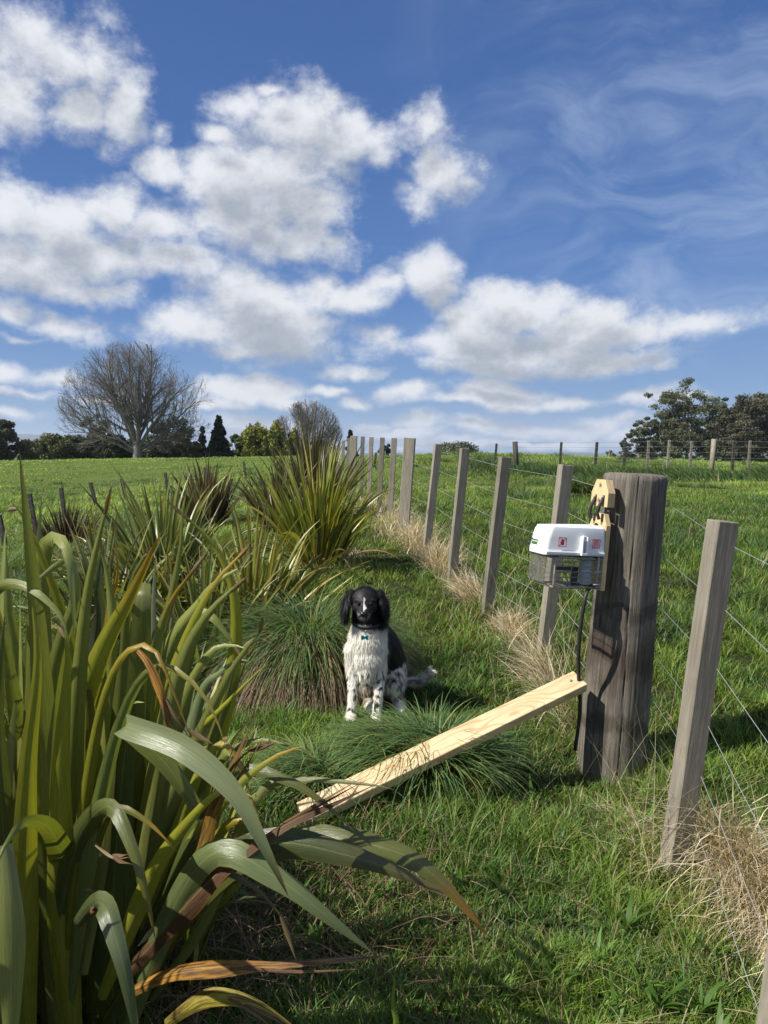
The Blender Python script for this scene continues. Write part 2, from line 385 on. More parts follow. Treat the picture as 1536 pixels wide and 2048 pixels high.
def build_ground():
    na, nr = 400, 300
    th = np.linspace(0, 2*math.pi, na, endpoint=False); r = np.geomspace(0.35, 1500, nr)
    X = np.outer(r, np.sin(th)).ravel(); Y = np.outer(r, np.cos(th)).ravel()+1.0
    Z = ground(X, Y)
    V = np.c_[X, Y, Z]; V = np.vstack([V, [[0, 1, gz(0, 1)]]])
    i = np.arange(nr-1)[:, None]*na; j = np.arange(na)[None]; jn = (j+1) % na
    Q = np.stack([i+j, i+na+j, i+na+jn, i+jn], -1).reshape(-1, 4)[:, ::-1]
    T = np.stack([np.full(na, nr*na), np.arange(na), (np.arange(na)+1) % na], -1)[:, ::-1]
    m, N, b, o = new_mat('pasture')
    tc = N.node('ShaderNodeTexCoord'); v = tc.outputs['Object']
    n1 = N.noise(v, 0.35, 5, 0.6); n2 = N.noise(v, 5, 5, 0.65); n3 = N.noise(v, 42, 4, 0.7)
    c = N.mix(N.maprange(n1, 0.35, 0.65), (0.090, 0.150, 0.026), (0.125, 0.190, 0.030))
    c = N.mix(N.maprange(n2, 0.35, 0.7), c, (0.115, 0.130, 0.032))
    c = N.mix(N.maprange(n3, 0.45, 0.7, 0, 0.7), c, (0.050, 0.070, 0.020))
    ge = N.node('ShaderNodeNewGeometry'); sx = N.node('ShaderNodeSeparateXYZ'); N.l.new(ge.outputs['Position'], sx.inputs[0])
    near = N.maprange(sx.outputs[1], 6, 22)
    c = N.mix(near, N.mix(N.maprange(n2, 0.3, 0.7), (0.026, 0.030, 0.012), (0.055, 0.050, 0.024)), c)
    N.l.new(c, b.inputs['Base Color']); b.inputs['Roughness'].default_value = 0.9; b.inputs['Specular IOR Level'].default_value = 0.1
    bp = N.node('ShaderNodeBump'); bp.inputs['Strength'].default_value = 0.8; bp.inputs['Distance'].default_value = 0.06
    N.l.new(N.math('ADD', n2, n3), bp.inputs['Height']); N.l.new(bp.outputs[0], b.inputs['Normal'])
    tag(np_mesh('ground', V, Q, T, m), kind='structure')
build_ground()

# distant blue hills
def build_hills():
    m, N, b, o = new_mat('hill_bush')
    tc = N.node('ShaderNodeTexCoord')
    N.l.new(N.mix(N.maprange(N.noise(tc.outputs['Object'], 0.01, 5, 0.6), 0.4, 0.6), (0.035, 0.06, 0.05), (0.06, 0.085, 0.06)), b.inputs['Base Color'])
    b.inputs['Roughness'].default_value = 1.0
    n, k = 200, 14
    px = np.linspace(-900, 2400, n)
    prof = 54+8*vnoise(px, px*0, 160, 5)+3*vnoise(px, px*0, 45, 6)
    prof = np.interp(px, [-900, -200, 0, 60, 130, 200, 260, 330, 500, 2400], [30, 45, 40, 41, 36, 30, 24, 14, -6, -10])+1.2*vnoise(px, px*0, 30, 6)
    X0 = (px-768)/F*3400
    V = []
    for j in range(k):
        t = j/(k-1)
        V.append(np.c_[X0*(1+0.35*t), np.full(n, 3400*(1+0.35*t)), -40+(prof/F*3400+40)*math.sin(t*math.pi*0.62)/1.0])
    V = np.vstack(V)
    i = np.arange(k-1)[:, None]*n; j = np.arange(n-1)[None]
    Q = np.stack([i+j, i+j+1, i+n+j+1, i+n+j], -1).reshape(-1, 4)
    tag(np_mesh('distant_hills', V, Q, None, m), kind='structure')
build_hills()

# ------------------------------------------------------------------ ribbons (grass, fur, straw, sedge)
def ribbons(base, head, L, th0, th1, w, nseg, yaw=None, c0=None, c1=None, taper=0.6, kink=None):
    """vectorised curved blades. head: heading angle of lean, th0/th1: angle from vertical at base / tip"""
    n = len(base); hx, hy = np.sin(head), np.cos(head)
    yaw = head+RNG.normal(0, 0.7, n) if yaw is None else yaw
    sx, sy = np.cos(yaw), -np.sin(yaw)
    p = np.array(base, float); V = np.zeros((n, 2*nseg+1, 3)); C = np.zeros((n, 2*nseg+1, 3))
    for k in range(nseg+1):
        t = k/nseg
        cc = c0+(c1-c0)*(t**0.8)
        if k < nseg:
            ww = (w*(1-t**(1/taper))*0.5)[:, None]*np.c_[sx, sy, np.zeros(n)]
            V[:, 2*k] = p-ww; V[:, 2*k+1] = p+ww; C[:, 2*k] = cc; C[:, 2*k+1] = cc
            th = th0+(th1-th0)*((k+0.5)/nseg)
            if kink is not None: th = th+kink*np.sin(3*t+head)
            s = L/nseg
            p = p+np.c_[hx*np.sin(th)*s, hy*np.sin(th)*s, np.cos(th)*s]
        else:
            V[:, 2*nseg] = p; C[:, 2*nseg] = cc
    off = (np.arange(n)*(2*nseg+1))[:, None]
    Q = [off+np.array([[2*k, 2*k+1, 2*k+3, 2*k+2]]) for k in range(nseg-1)]
    Q = np.concatenate(Q) if Q else None
    T = off+np.array([[2*nseg-2, 2*nseg-1, 2*nseg]])
    return V.reshape(-1, 3), Q, T, C.reshape(-1, 3)
def merge(parts):
    Vs, Qs, Ts, Cs, o = [], [], [], [], 0
    for V, Q, T, C in parts:
        Vs.append(V); Cs.append(C)
        if Q is not None: Qs.append(Q+o)
        if T is not None: Ts.append(T+o)
        o += len(V)
    return np.vstack(Vs), (np.vstack(Qs) if Qs else None), (np.vstack(Ts) if Ts else None), np.vstack(Cs)

# fence line X(Y) for the near fence
FB = [(W(*b).x, b[2]) for b in BASES]; FB = [(1.36, 1.45)]+FB+[(0.12, 9.4), (-0.02, 10.5), (-0.18, 11.6), (-0.33, 12.8), (-0.6, 14), (-1.4, 21)]
FY = np.array([b[1] for b in FB]); FX = np.array([b[0] for b in FB])
def fenceX(Y): return np.interp(Y, FY, FX)

FLAX_SPOTS = [(-0.85, 1.75, 0.5), (-1.75, 5.4, 0.55), (-0.58, 6.6, 0.45), (-1.3, 4.9, 0.45)]
def build_grass():
    # palette (linear): fresh yellow-green, mid, blue-green, straw
    PAL = np.array([[0.255, 0.365, 0.048], [0.170, 0.285, 0.040], [0.105, 0.205, 0.038], [0.068, 0.150, 0.044], [0.50, 0.41, 0.20], [0.33, 0.34, 0.09]])
    def sample(n, y0, y1, pw, lo=-0.72, hi=0.72):
        u = RNG.random(n)
        if abs(pw-1) < 1e-3: Y = y0*(y1/y0)**u
        else: a = 1-pw; Y = (y0**a+u*(y1**a-y0**a))**(1/a)
        X = RNG.uniform(lo, hi, n)*Y
        return X, Y
    def paint(X, Y, n, dryness):
        a = vnoise(X, Y, 0.9+0*X, 11); b_ = vnoise(X, Y, 0.22, 12); c_ = vnoise(X, Y, 3.5, 13)
        idx = np.clip(1.35-0.9*a-0.75*b_-0.5*c_+RNG.normal(0, 0.6, n), 0, 2.999)
        far = np.clip((Y-5)/15, 0, 1); idx = idx*(1-far)+far*np.clip(1.1-0.5*c_-.3*a+RNG.normal(0, .5, n), 0, 2.5)
        i0 = idx.astype(int); f = (idx-i0)[:, None]; c = PAL[i0]*(1-f)+PAL[i0+1]*f
        r = RNG.random(n); dr = r < dryness; c[dr] = PAL[4]*RNG.uniform(0.5, 1.0, (dr.sum(), 1))
        yl = (r > 0.95); c[yl] = PAL[5]
        return c*RNG.uniform(0.75, 1.25, (n, 1))
    out_near, out_far = [], []
    # --- tufts near
    nt = 15000; TX, TY = sample(nt, 1.25, 13, 0.75)
    per = 16; n = nt*per
    tr = np.repeat(RNG.uniform(0.02, 0.06, nt), per)*(1+0*0)
    X = np.repeat(TX, per); Y = np.repeat(TY, per)
    ang = RNG.uniform(0, 2*math.pi, n); rr = np.abs(RNG.normal(0, 1, n))*tr*(0.7+Y*0.10)
    X2, Y2 = X+np.cos(ang)*rr, Y+np.sin(ang)*rr
    tl = np.repeat(RNG.uniform(0.6, 1.35, nt), per)
    hgt = (0.072+0.050*(vnoise(X2, Y2, 0.55, 21))+0.038*vnoise(X2, Y2, 0.2, 22))*tl
    # long, rank grass close to the fence, shorter on the walked strip
    df = np.abs(X2-fenceX(Y2)); hgt = hgt*(1+0.55*np.exp(-(df/0.3)**2))
    dd_ = np.hypot(X2+0.05, Y2-3.62); hgt = hgt*(0.40+0.60*np.clip((dd_-0.28)/0.25, 0, 1)); hgt = np.clip(hgt*(1+Y2*0.02), 0.02, 0.26)
    head = np.arctan2(X2-X, Y2-Y)*1.0+RNG.normal(0, 0.5, n)
    dry = 0.045+0.16*np.exp(-(df/0.28)**2)+0.22*np.clip(vnoise(X2, Y2, 0.42, 31)-.35, 0, 1)
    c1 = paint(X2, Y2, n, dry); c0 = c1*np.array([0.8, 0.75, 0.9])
    base = np.c_[X2, Y2, ground(X2, Y2)-0.006]
    w = RNG.uniform(0.0022, 0.0042, n)*(1+Y2*0.13)
    L = hgt*RNG.uniform(0.7, 1.35, n)
    th0 = RNG.uniform(0.05, 0.5, n); th1 = th0+RNG.uniform(0.4, 1.5, n)
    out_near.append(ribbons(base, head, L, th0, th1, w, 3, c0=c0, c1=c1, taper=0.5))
    # --- uniform short undergrowth
    n = 150000; X, Y = sample(n, 1.2, 14, 0.8)
    head = RNG.uniform(0, 2*math.pi, n); dfe = np.abs(X-fenceX(Y))
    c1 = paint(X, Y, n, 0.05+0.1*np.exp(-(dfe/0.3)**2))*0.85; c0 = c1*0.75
    out_near.append(ribbons(np.c_[X, Y, ground(X, Y)-0.004], head, RNG.uniform(0.025, 0.075, n)*(1+Y*0.02), RNG.uniform(0.2, 1.1, n), RNG.uniform(0.9, 1.9, n),
                            RNG.uniform(0.002, 0.005, n)*(1+Y*0.12), 2, c0=c0, c1=c1, taper=0.5))
    # --- far paddock
    n = 200000; X, Y = sample(n, 9, 74, 0.9, -0.75, 0.75)
    head = RNG.normal(0.6, 1.2, n); pat = vnoise(X, Y, 2.2, 41)
    c1 = paint(X, Y, n, 0.02)*1.05; c0 = c1*0.8
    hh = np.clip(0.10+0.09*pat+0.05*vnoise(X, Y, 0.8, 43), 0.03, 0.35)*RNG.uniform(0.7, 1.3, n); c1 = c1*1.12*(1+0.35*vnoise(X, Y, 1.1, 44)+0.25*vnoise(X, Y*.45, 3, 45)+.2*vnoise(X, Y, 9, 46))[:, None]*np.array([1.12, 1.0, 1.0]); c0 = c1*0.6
    out_far.append(ribbons(np.c_[X, Y, ground(X, Y)-0.01], head, hh, RNG.uniform(0, 0.7, n), RNG.uniform(0.6, 1.6, n), RNG.uniform(0.006, 0.010, n)*(0.6+Y*0.10), 2, c0=c0, c1=c1, taper=0.5))
    # darker ungrazed tufts dotted over the paddocks
    m = 260; TX, TY = sample(m, 4.5, 40, 1.0); ok = (TX > fenceX(TY)+.35) | (TX < -3.2); TX, TY = TX[ok], TY[ok]; m = len(TX)
    X = np.repeat(TX, 110); Y = np.repeat(TY, 110); n = len(X); sc = np.repeat(RNG.uniform(.5, 1.3, m), 110)*(1+Y*.015)
    X2 = X+RNG.normal(0, .10, n)*sc*1.6; Y2 = Y+RNG.normal(0, .10, n)*sc
    c1 = np.repeat(np.array([[0.085, 0.165, 0.050]])*RNG.uniform(.7, 1.5, (m, 1)), 110, 0)*RNG.uniform(.6, 1.4, (n, 1)); st = RNG.random(n) < .06; c1[st] = (.4, .36, .2)
    out_far.append(ribbons(np.c_[X2, Y2, ground(X2, Y2)], np.arctan2(X2-X, Y2-Y)+RNG.normal(.3, .6, n), RNG.uniform(.10, .26, n)*sc, RNG.uniform(.05, .5, n), RNG.uniform(.8, 2.0, n), RNG.uniform(.003, .006, n)*(1+Y*.08), 3, c0=c1*.6, c1=c1, taper=.5))
    # rank grass along the far right fence
    n = 26000; X = RNG.uniform(2.5, 20, n); Y = 22.5+RNG.normal(0, 1.2, n)-0*X
    k = vnoise(X, Y, 1.4, 51); keep = k > -0.15; X, Y, k = X[keep], Y[keep], k[keep]; n = len(X)
    c1 = np.array([0.075, 0.135, 0.04])*RNG.uniform(0.7, 1.6, (n, 1)); st = RNG.random(n) < 0.10; c1[st] = (0.30, 0.27, 0.13)
    out_far.append(ribbons(np.c_[X, Y, ground(X, Y)], RNG.normal(-1.2, 0.9, n), RNG.uniform(0.25, 0.55, n)*(0.8+0.5*k), RNG.uniform(0.1, 0.6, n), RNG.uniform(1.0, 2.0, n),
                            RNG.uniform(0.015, 0.03, n), 3, c0=c1*0.7, c1=c1, taper=0.5))
    V, Q, T, C = merge(out_near)
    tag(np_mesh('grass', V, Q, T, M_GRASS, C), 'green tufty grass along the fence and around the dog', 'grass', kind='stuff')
    V, Q, T, C = merge(out_far)
    tag(np_mesh('paddock_grass', V, Q, T, M_GRASS, C), 'bright green pasture of the paddocks beyond the fences', 'grass', kind='stuff')
    # --- dry straw at the feet of the battens
    parts = []
    def straw(cx, cy, rx, ry, n, Lm, lean=None, thr=(0.1, 0.7), bend=(0.6, 1.7)):
        X = cx+RNG.normal(0, rx, n); Y = cy+RNG.normal(0, ry, n)
        head = RNG.uniform(0, 2*math.pi, n) if lean is None else RNG.normal(lean, 0.8, n)
        c1 = np.array([[0.80, 0.69, 0.47]])*RNG.uniform(0.35, 1.2, (n, 1))*np.array([1, 1, 1])+RNG.normal(0, 0.015, (n, 1))
        br = RNG.random(n) < 0.2; c1[br] *= np.array([0.6, 0.45, 0.35])
        L = Lm*RNG.uniform(0.5, 1.3, n); th0 = RNG.uniform(*thr, n)
        parts.append(ribbons(np.c_[X, Y, ground(X, Y)-0.01], head, L, th0, th0+RNG.uniform(*bend, n), np.where(RNG.random(n) < .2, RNG.uniform(.003, .005, n), RNG.uniform(0.0014, 0.0026, n))*(1+cy*0.12), 5, c0=np.clip(c1, .02, 1)*0.85, c1=np.clip(c1, .02, 1), taper=0.4, kink=RNG.normal(0, 0.25, n)))
    def sf(px, py, Y, rx, ry, n, Lm, **k):
        p = W(px, py, Y); straw(p.x, p.y, rx, ry, n, Lm, **k)
    straw(fenceX(2.35)+0.15, 2.32, 0.04, 0.18, 1200, 0.44, lean=-2.9, thr=(0.05, .4), bend=(.8, 2.2))
    straw(fenceX(2.1)+0.10, 2.02, 0.040, 0.15, 1700, 0.28, lean=-2.9, thr=(0.1, .6), bend=(1, 2.2))
    straw(fenceX(1.75)+0.03, 1.75, 0.045, 0.14, 1500, 0.26, lean=-2.9, bend=(1, 2.2))
    straw(fenceX(2.6)-0.05, 2.62, 0.06, 0.12, 300, 0.17, lean=-1.6)
    straw(fenceX(4.1)-0.05, 4.1, 0.05, 0.18, 550, 0.28, lean=-1.2)
    straw(fenceX(3.7)-0.10, 3.7, 0.05, 0.14, 200, 0.22, lean=-1.5)
    straw(fenceX(4.9)+0.0, 4.85, 0.05, 0.14, 600, 0.22)
    straw(fenceX(5.75)+0.02, 5.8, 0.05, 0.12, 900, 0.25, lean=-1.3)
    straw(fenceX(6.8)+0.02, 6.8, 0.06, 0.2, 1500, 0.30)
    straw(fenceX(7.8)+0.02, 7.9, 0.06, 0.25, 1500, 0.32)
    straw(fenceX(9.0)+0.0, 9.0, 0.12, 0.5, 1600, 0.26)
    straw(fenceX(10.6)-0.1, 10.6, 0.2, 0.8, 1300, 0.26)
    sf(640, 1118, 6.5, 0.16, 0.12, 700, 0.16); sf(690, 1105, 7.0, 0.1, 0.12, 300, 0.14)
    sf(300, 1110, 9.0, 0.5, 0.4, 500, 0.25)
    # scattered long stalks
    n = 260; Y = RNG.uniform(1.7, 9, n); X = fenceX(Y)+RNG.normal(0.05, 0.14, n); c1 = np.array([[0.50, 0.46, 0.26]])*RNG.uniform(0.6, 1.2, (n, 1))
    parts.append(ribbons(np.c_[X, Y, ground(X, Y)], RNG.uniform(0, 6.28, n), RNG.uniform(0.35, 0.7, n), RNG.uniform(0, 0.4, n), RNG.uniform(0.3, 1.3, n), RNG.uniform(0.0018, 0.003, n), 6, c0=c1, c1=c1, taper=0.4))
    n = 420; X, Y = sample(n, 1.3, 3.2, 1.0); c1 = np.array([[0.46, 0.38, 0.22]])*RNG.uniform(0.5, 1.2, (n, 1))
    parts.append(ribbons(np.c_[X, Y, ground(X, Y)+0.04], RNG.uniform(0, 6.28, n), RNG.uniform(0.1, 0.3, n), RNG.uniform(1.0, 1.6, n), RNG.uniform(1.4, 1.9, n), RNG.uniform(0.0015, 0.0028, n), 4, c0=c1, c1=c1, taper=0.4))
    # brown thatch under the big flax
    n = 1500; X = RNG.normal(-0.45, 0.35, n); Y = RNG.normal(1.95, 0.3, n); c1 = np.array([[0.22, 0.14, 0.08]])*RNG.uniform(0.3, 1.3, (n, 1))
    parts.append(ribbons(np.c_[X, Y, ground(X, Y)+0.02], RNG.uniform(0, 6.28, n), RNG.uniform(0.1, 0.35, n), RNG.uniform(0.5, 1.5, n), RNG.uniform(1.4, 1.9, n), RNG.uniform(0.002, 0.005, n), 4, c0=c1*.7, c1=c1, taper=0.4))
    V, Q, T, C = merge(parts)
    tag(np_mesh('dry_grass', V, Q, T, M_DRY, C), 'straw coloured dead grass bunched at the foot of the fence', 'dry grass', kind='stuff')
    # --- broad leaved weeds in the sward
    parts = []
    for _ in range(90):
        Y = RNG.uniform(1.6, 4.5); X = RNG.uniform(-0.3, 0.5)*Y; k = RNG.integers(4, 9)
        c = np.array([[0.10, 0.20, 0.03]])*RNG.uniform(0.7, 1.4)
        hd = RNG.uniform(0, 6.28, k)
        bp = np.c_[np.full(k, X), np.full(k, Y), np.full(k, gz(X, Y)+0.01)]
        parts.append(ribbons(bp, hd, RNG.uniform(0.06, 0.13, k), RNG.uniform(0.1, 0.7, k), RNG.uniform(0.8, 1.6, k), RNG.uniform(0.010, 0.018, k), 6, yaw=hd, c0=np.repeat(c, k, 0)*0.8, c1=np.repeat(c, k, 0), taper=0.35))
    V, Q, T, C = merge(parts)
    tag(np_mesh('weeds', V, Q, T, M_GRASS, C), 'small broad-leaved weeds scattered in the grass', 'weeds', kind='stuff')
build_grass()

# ------------------------------------------------------------------ sedge tussocks
def tussock(name, label, cx, cy, rx, ry, h, n, L, green, brown, lean=None, sink=0.0, skirt=0.4, group='sedge tussocks in the grass', wid=0.0032):
    z = gz(cx, cy); root = empty(name, (cx, cy, z), label, 'tussock', group)
    # a raised crown: blades start on a mound and arch out and down
    a = RNG.uniform(0, 2*math.pi, n); q = np.sqrt(RNG.random(n))*0.55
    X = cx+np.cos(a)*q*rx; Y = cy+np.sin(a)*q*ry
    Z = ground(X, Y)+h*0.62*(1-q**2)*RNG.uniform(0.3, 1.0, n)-sink
    head = np.arctan2(np.cos(a)*rx, np.sin(a)*ry)+RNG.normal(0, 0.35, n)
    if lean is not None:
        k = RNG.random(n) < 0.6; head = np.where(k, RNG.normal(lean, 0.5, n), head)
    LL = L*RNG.uniform(0.6, 1.2, n); th0 = RNG.uniform(0.0, 0.5, n)+q*0.6; th1 = th0+RNG.uniform(1.2, 2.1, n)
    c1 = np.array([green])*RNG.uniform(0.6, 1.5, (n, 1)); hot = RNG.random(n) < 0.2; c1[hot] = np.array([0.30, 0.31, 0.09])*RNG.uniform(.7, 1.3, (hot.sum(), 1))
    c0 = np.array([brown])*RNG.uniform(0.6, 1.3, (n, 1))
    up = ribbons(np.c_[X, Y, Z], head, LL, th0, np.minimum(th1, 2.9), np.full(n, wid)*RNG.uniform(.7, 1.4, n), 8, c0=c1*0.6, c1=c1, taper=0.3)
    V, Q, T, C = up
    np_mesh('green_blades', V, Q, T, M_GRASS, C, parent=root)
    m = int(n*skirt)
    a = RNG.uniform(0, 2*math.pi, m); X = cx+np.cos(a)*rx*0.62*RNG.uniform(.8, 1.05, m); Y = cy+np.sin(a)*ry*0.62*RNG.uniform(.8, 1.05, m)
    Z = ground(X, Y)+h*RNG.uniform(0.25, 0.75, m)
    head = np.arctan2(np.cos(a), np.sin(a))+RNG.normal(0, 0.3, m)
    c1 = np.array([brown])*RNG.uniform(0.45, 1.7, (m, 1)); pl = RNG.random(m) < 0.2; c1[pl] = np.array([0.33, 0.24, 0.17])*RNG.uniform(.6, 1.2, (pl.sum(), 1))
    V, Q, T, C = ribbons(np.c_[X, Y, Z], head, h*RNG.uniform(0.6, 1.2, m), RNG.uniform(1.5, 2.3, m), RNG.uniform(2.6, 3.0, m), np.full(m, wid*0.8), 5, c0=c1, c1=c1, taper=0.3)
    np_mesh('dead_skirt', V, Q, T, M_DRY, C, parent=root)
    return root
p = W(622, 1352, 4.35)
tussock('sedge_tussock', 'large domed tussock with drooping green blades and brown skirt behind the dog', p.x, p.y, 0.50, 0.42, 0.56, 5000, 0.54, (0.125, 0.210, 0.075), (0.27, 0.19, 0.13), skirt=0.6, wid=.0050)
p = W(860, 1560, 3.0)
tussock('sedge_tussock', 'low flattened dark green tussock under the leaning pine board', p.x, p.y, 0.42, 0.26, 0.13, 2600, 0.34, (0.125, 0.220, 0.075), (0.20, 0.14, 0.08), lean=-1.6, skirt=0.3, wid=.0048)
p = W(730, 1600, 2.75)
tussock('sedge_tussock', 'small combed green tussock left of the board near flax tips', p.x-0.20, p.y+.1, 0.24, 0.18, 0.08, 900, 0.26, (0.125, 0.220, 0.075), (0.20, 0.14, 0.08), lean=-1.7, skirt=0.2, wid=.0045)
p = W(1160, 990, 13)
tussock('sedge_tussock', 'pale green tussock in the paddock behind the white box trap', p.x, p.y, 0.5, 0.4, 0.28, 700, 0.5, (0.085, 0.14, 0.05), (0.12, 0.10, 0.05), skirt=0.2, wid=0.010)

# ------------------------------------------------------------------ flax
def catmull(P, n):
    P = [np.array(p, float) for p in P]; P = [2*P[0]-P[1]]+P+[2*P[-1]-P[-2]]
    segs = len(P)-3; out = []
    d = [np.linalg.norm(P[i+2]-P[i+1]) for i in range(segs)]; tot = sum(d); cum = np.cumsum([0]+d)/tot
    for t in np.linspace(0, 1, n):
        i = min(np.searchsorted(cum, t, side='right')-1, segs-1); i = max(i, 0)
        u = (t-cum[i])/(cum[i+1]-cum[i]+1e-9); p0, p1, p2, p3 = P[i:i+4]
        out.append(0.5*((2*p1)+(-p0+p2)*u+(2*p0-5*p1+4*p2-p3)*u*u+(-p0+3*p1-3*p2+p3)*u**3))
    return np.array(out)
CAMP = np.array([0, 0, CAMZ])
class Flax:
    def __init__(s): s.V = []; s.Q = []; s.C = []; s.L = []; s.o = 0
    def leaf(s, P, width, col, tip=None, n=16, fold=0.25, tw=(0.0, 0.0), side=None, wprof=None, tipstart=0.75, wave=0.0, tp=0.58):
        S = catmull(P, n); T = np.gradient(S, axis=0); T /= np.linalg.norm(T, axis=1)[:, None]+1e-9
        t = np.linspace(0, 1, n)
        if side is None:
            view = S-CAMP; view /= np.linalg.norm(view, axis=1)[:, None]
            sv = np.cross(T, view)
        else: sv = np.cross(T, np.cross(np.tile(side, (n, 1)), T)); 
        # keep the frame continuous
        sv /= np.linalg.norm(sv, axis=1)[:, None]+1e-9
        for i in range(1, n):
            if np.dot(sv[i], sv[i-1]) < 0: sv[i] = -sv[i]
        nv = np.cross(sv, T)
        ang = tw[0]+(tw[1]-tw[0])*t
        ca, sa = np.cos(ang)[:, None], np.sin(ang)[:, None]
        s2 = sv*ca+nv*sa; n2 = np.cross(s2, T)
        w = np.minimum(1, (0.55+0.45*np.clip(t/0.35, 0, 1)))*np.clip((1-t)/tp, 0, 1)**0.85
        w = w*width*0.5
        xs = np.array([-1, -0.55, 0, 0.55, 1.0])
        fo = fold*(1-0.5*t)
        wob = wave*np.sin(t*14+RNG.uniform(0, 6))[:, None, None]*xs[None, :, None]*0.25
        V = S[:, None]+s2[:, None]*(xs[None, :, None]*w[:, None, None])+n2[:, None]*((np.abs(xs)**1.2)[None, :, None]*(fo*w)[:, None, None]+wob*w[:, None, None])
        c = np.tile(np.array(col, float), (n, 5, 1))
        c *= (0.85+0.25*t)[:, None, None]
        if tip is not None:
            k = (np.clip((t-tipstart)/(1-tipstart), 0, 1)**0.8)[:, None, None]; c = c*(1-k)+np.array(tip)*k
        lv = np.zeros((n, 5, 3)); lv[:, :, 0] = xs+RNG.uniform(0, 40); lv[:, :, 1] = (t*np.linalg.norm(S[-1]-S[0])*8)[:, None]+RNG.uniform(0, 40); lv[:, :, 2] = xs
        i = np.arange(n-1)[:, None]*5; j = np.arange(4)[None]
        Q = np.stack([i+j, i+j+1, i+5+j+1, i+5+j], -1).reshape(-1, 4)+s.o
        s.V.append(V.reshape(-1, 3)); s.Q.append(Q); s.C.append(c.reshape(-1, 3)); s.L.append(lv.reshape(-1, 3)); s.o += n*5
    def build(s, name, parent):
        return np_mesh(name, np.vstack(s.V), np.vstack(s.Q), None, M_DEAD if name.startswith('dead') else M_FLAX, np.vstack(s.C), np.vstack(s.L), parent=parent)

def random_leaf(fx, base, head, L, th0, th1, w, col, tip=None, n=10, fold=0.35, tw=(0, 0), bendpow=1.5):
    P = [np.array(base, float)]; m = 7
    for k in range(m):
        t = (k+0.5)/m; th = th0+(th1-th0)*t**bendpow
        P.append(P[-1]+np.array([math.sin(head)*math.sin(th), math.cos(head)*math.sin(th), math.cos(th)])*L/m)
    side = np.array([math.cos(head), -math.sin(head), 0.0])
    fx.leaf(P, w, col, tip, n=n, fold=fold, tw=tw, side=side)

def flax_plant(label, cx, cy, n, Lr, cols, spread=1.0, droop=(0.3, 1.6), w=(0.035, 0.055), r=0.18, dead=8, name='flax_plant', seed=1, stiff=0.5, tipc=(0.20, 0.13, 0.03)):
    rnd = random.Random(seed)
    z = gz(cx, cy); root = empty(name, (cx, cy, z), label, 'flax plant', 'flax plants along the fence')
    fx = Flax(); fd = Flax()
    for i in range(n):
        h = rnd.uniform(0, 2*math.pi); q = rnd.random()
        bx, by = cx+math.sin(h)*r*q, cy+math.cos(h)*r*q
        th0 = (0.04+0.55*q*spread)*rnd.uniform(0.6, 1.2)
        dr = rnd.uniform(*droop)*(0.25+0.75*q) if rnd.random() > stiff else rnd.uniform(0.0, 0.35)
        c = np.array(cols[rnd.randrange(len(cols))])*rnd.uniform(0.7, 1.3)
        tip = np.array(tipc)*rnd.uniform(.6, 1.4) if rnd.random() < 0.35 else None
        random_leaf(fx, (bx, by, gz(bx, by)-0.02), h+rnd.gauss(0, 0.25), rnd.uniform(*Lr)*(1.05-0.25*q), th0, th0+dr, rnd.uniform(*w), c, tip, n=14, fold=rnd.uniform(0.4, 0.95), tw=(rnd.gauss(0, 0.4), rnd.gauss(0, 1.1)), bendpow=rnd.uniform(1, 3.5))
    fx.build('leaves', root)
    for i in range(dead):
        h = rnd.uniform(0, 2*math.pi)
        c = np.array((0.24, 0.14, 0.055))*rnd.uniform(0.5, 1.3)
        random_leaf(fd, (cx+math.sin(h)*r, cy+math.cos(h)*r, z), h, rnd.uniform(*Lr)*0.7, 0.9, rnd.uniform(1.7, 2.4), w[0]*0.6, c, n=12, fold=0.8, tw=(0, rnd.uniform(-3, 3)))
    if dead: fd.build('dead_leaves', root)
    return root

# mid and far clumps
p = W(640, 1125, 6.6)
flax_plant('bright yellow-green flax with stiff upright fan of leaves beside the batten fence', p.x, p.y, 150, (0.75, 1.28), [(0.28, 0.27, 0.038), (0.18, 0.21, 0.034), (0.30, 0.30, 0.055), (0.12, 0.15, 0.035)], 1.05, (0.4, 1.9), (0.034, 0.055), 0.2, 18, seed=11, stiff=0.48)
p = W(325, 1165, 5.6)
flax_plant('grey-green flax with arching silvery leaves and two tall dark blades', p.x, p.y, 200, (0.85, 1.35), [(0.13, 0.165, 0.05), (0.19, 0.21, 0.06), (0.09, 0.12, 0.045), (0.23, 0.24, 0.06)], 1.5, (0.8, 2.0), (0.034, 0.055), 0.28, 16, seed=12, stiff=0.3)
p = W(500, 1200, 5.0)
flax_plant('small drooping flax with yellow-edged leaves left of the big tussock', p.x, p.y, 130, (0.7, 1.2), [(0.22, 0.23, 0.045), (0.15, 0.17, 0.04), (0.32, 0.28, 0.07)], 1.6, (0.9, 2.2), (0.036, 0.052), 0.18, 18, seed=13, stiff=0.3)
p = W(405, 1262, 4.5)
flax_plant('low sprawling green flax with flopped pale leaves just left of the sedge tussock', p.x, p.y, 120, (0.6, 1.05), [(0.16, 0.19, 0.05), (0.11, 0.14, 0.045), (0.24, 0.25, 0.08)], 1.5, (0.8, 2.2), (0.034, 0.05), 0.18, 16, seed=18, stiff=0.25)
p = W(210, 1230, 5.0)
flax_plant('grey-green flax half hidden behind the huge foreground flax', p.x, p.y, 110, (0.7, 1.1), [(0.15, 0.18, 0.06), (0.11, 0.14, 0.05), (0.22, 0.23, 0.08)], 1.4, (0.7, 2.0), (0.034, 0.052), 0.22, 10, seed=19, stiff=0.3)
p = W(415, 1065, 10.3)
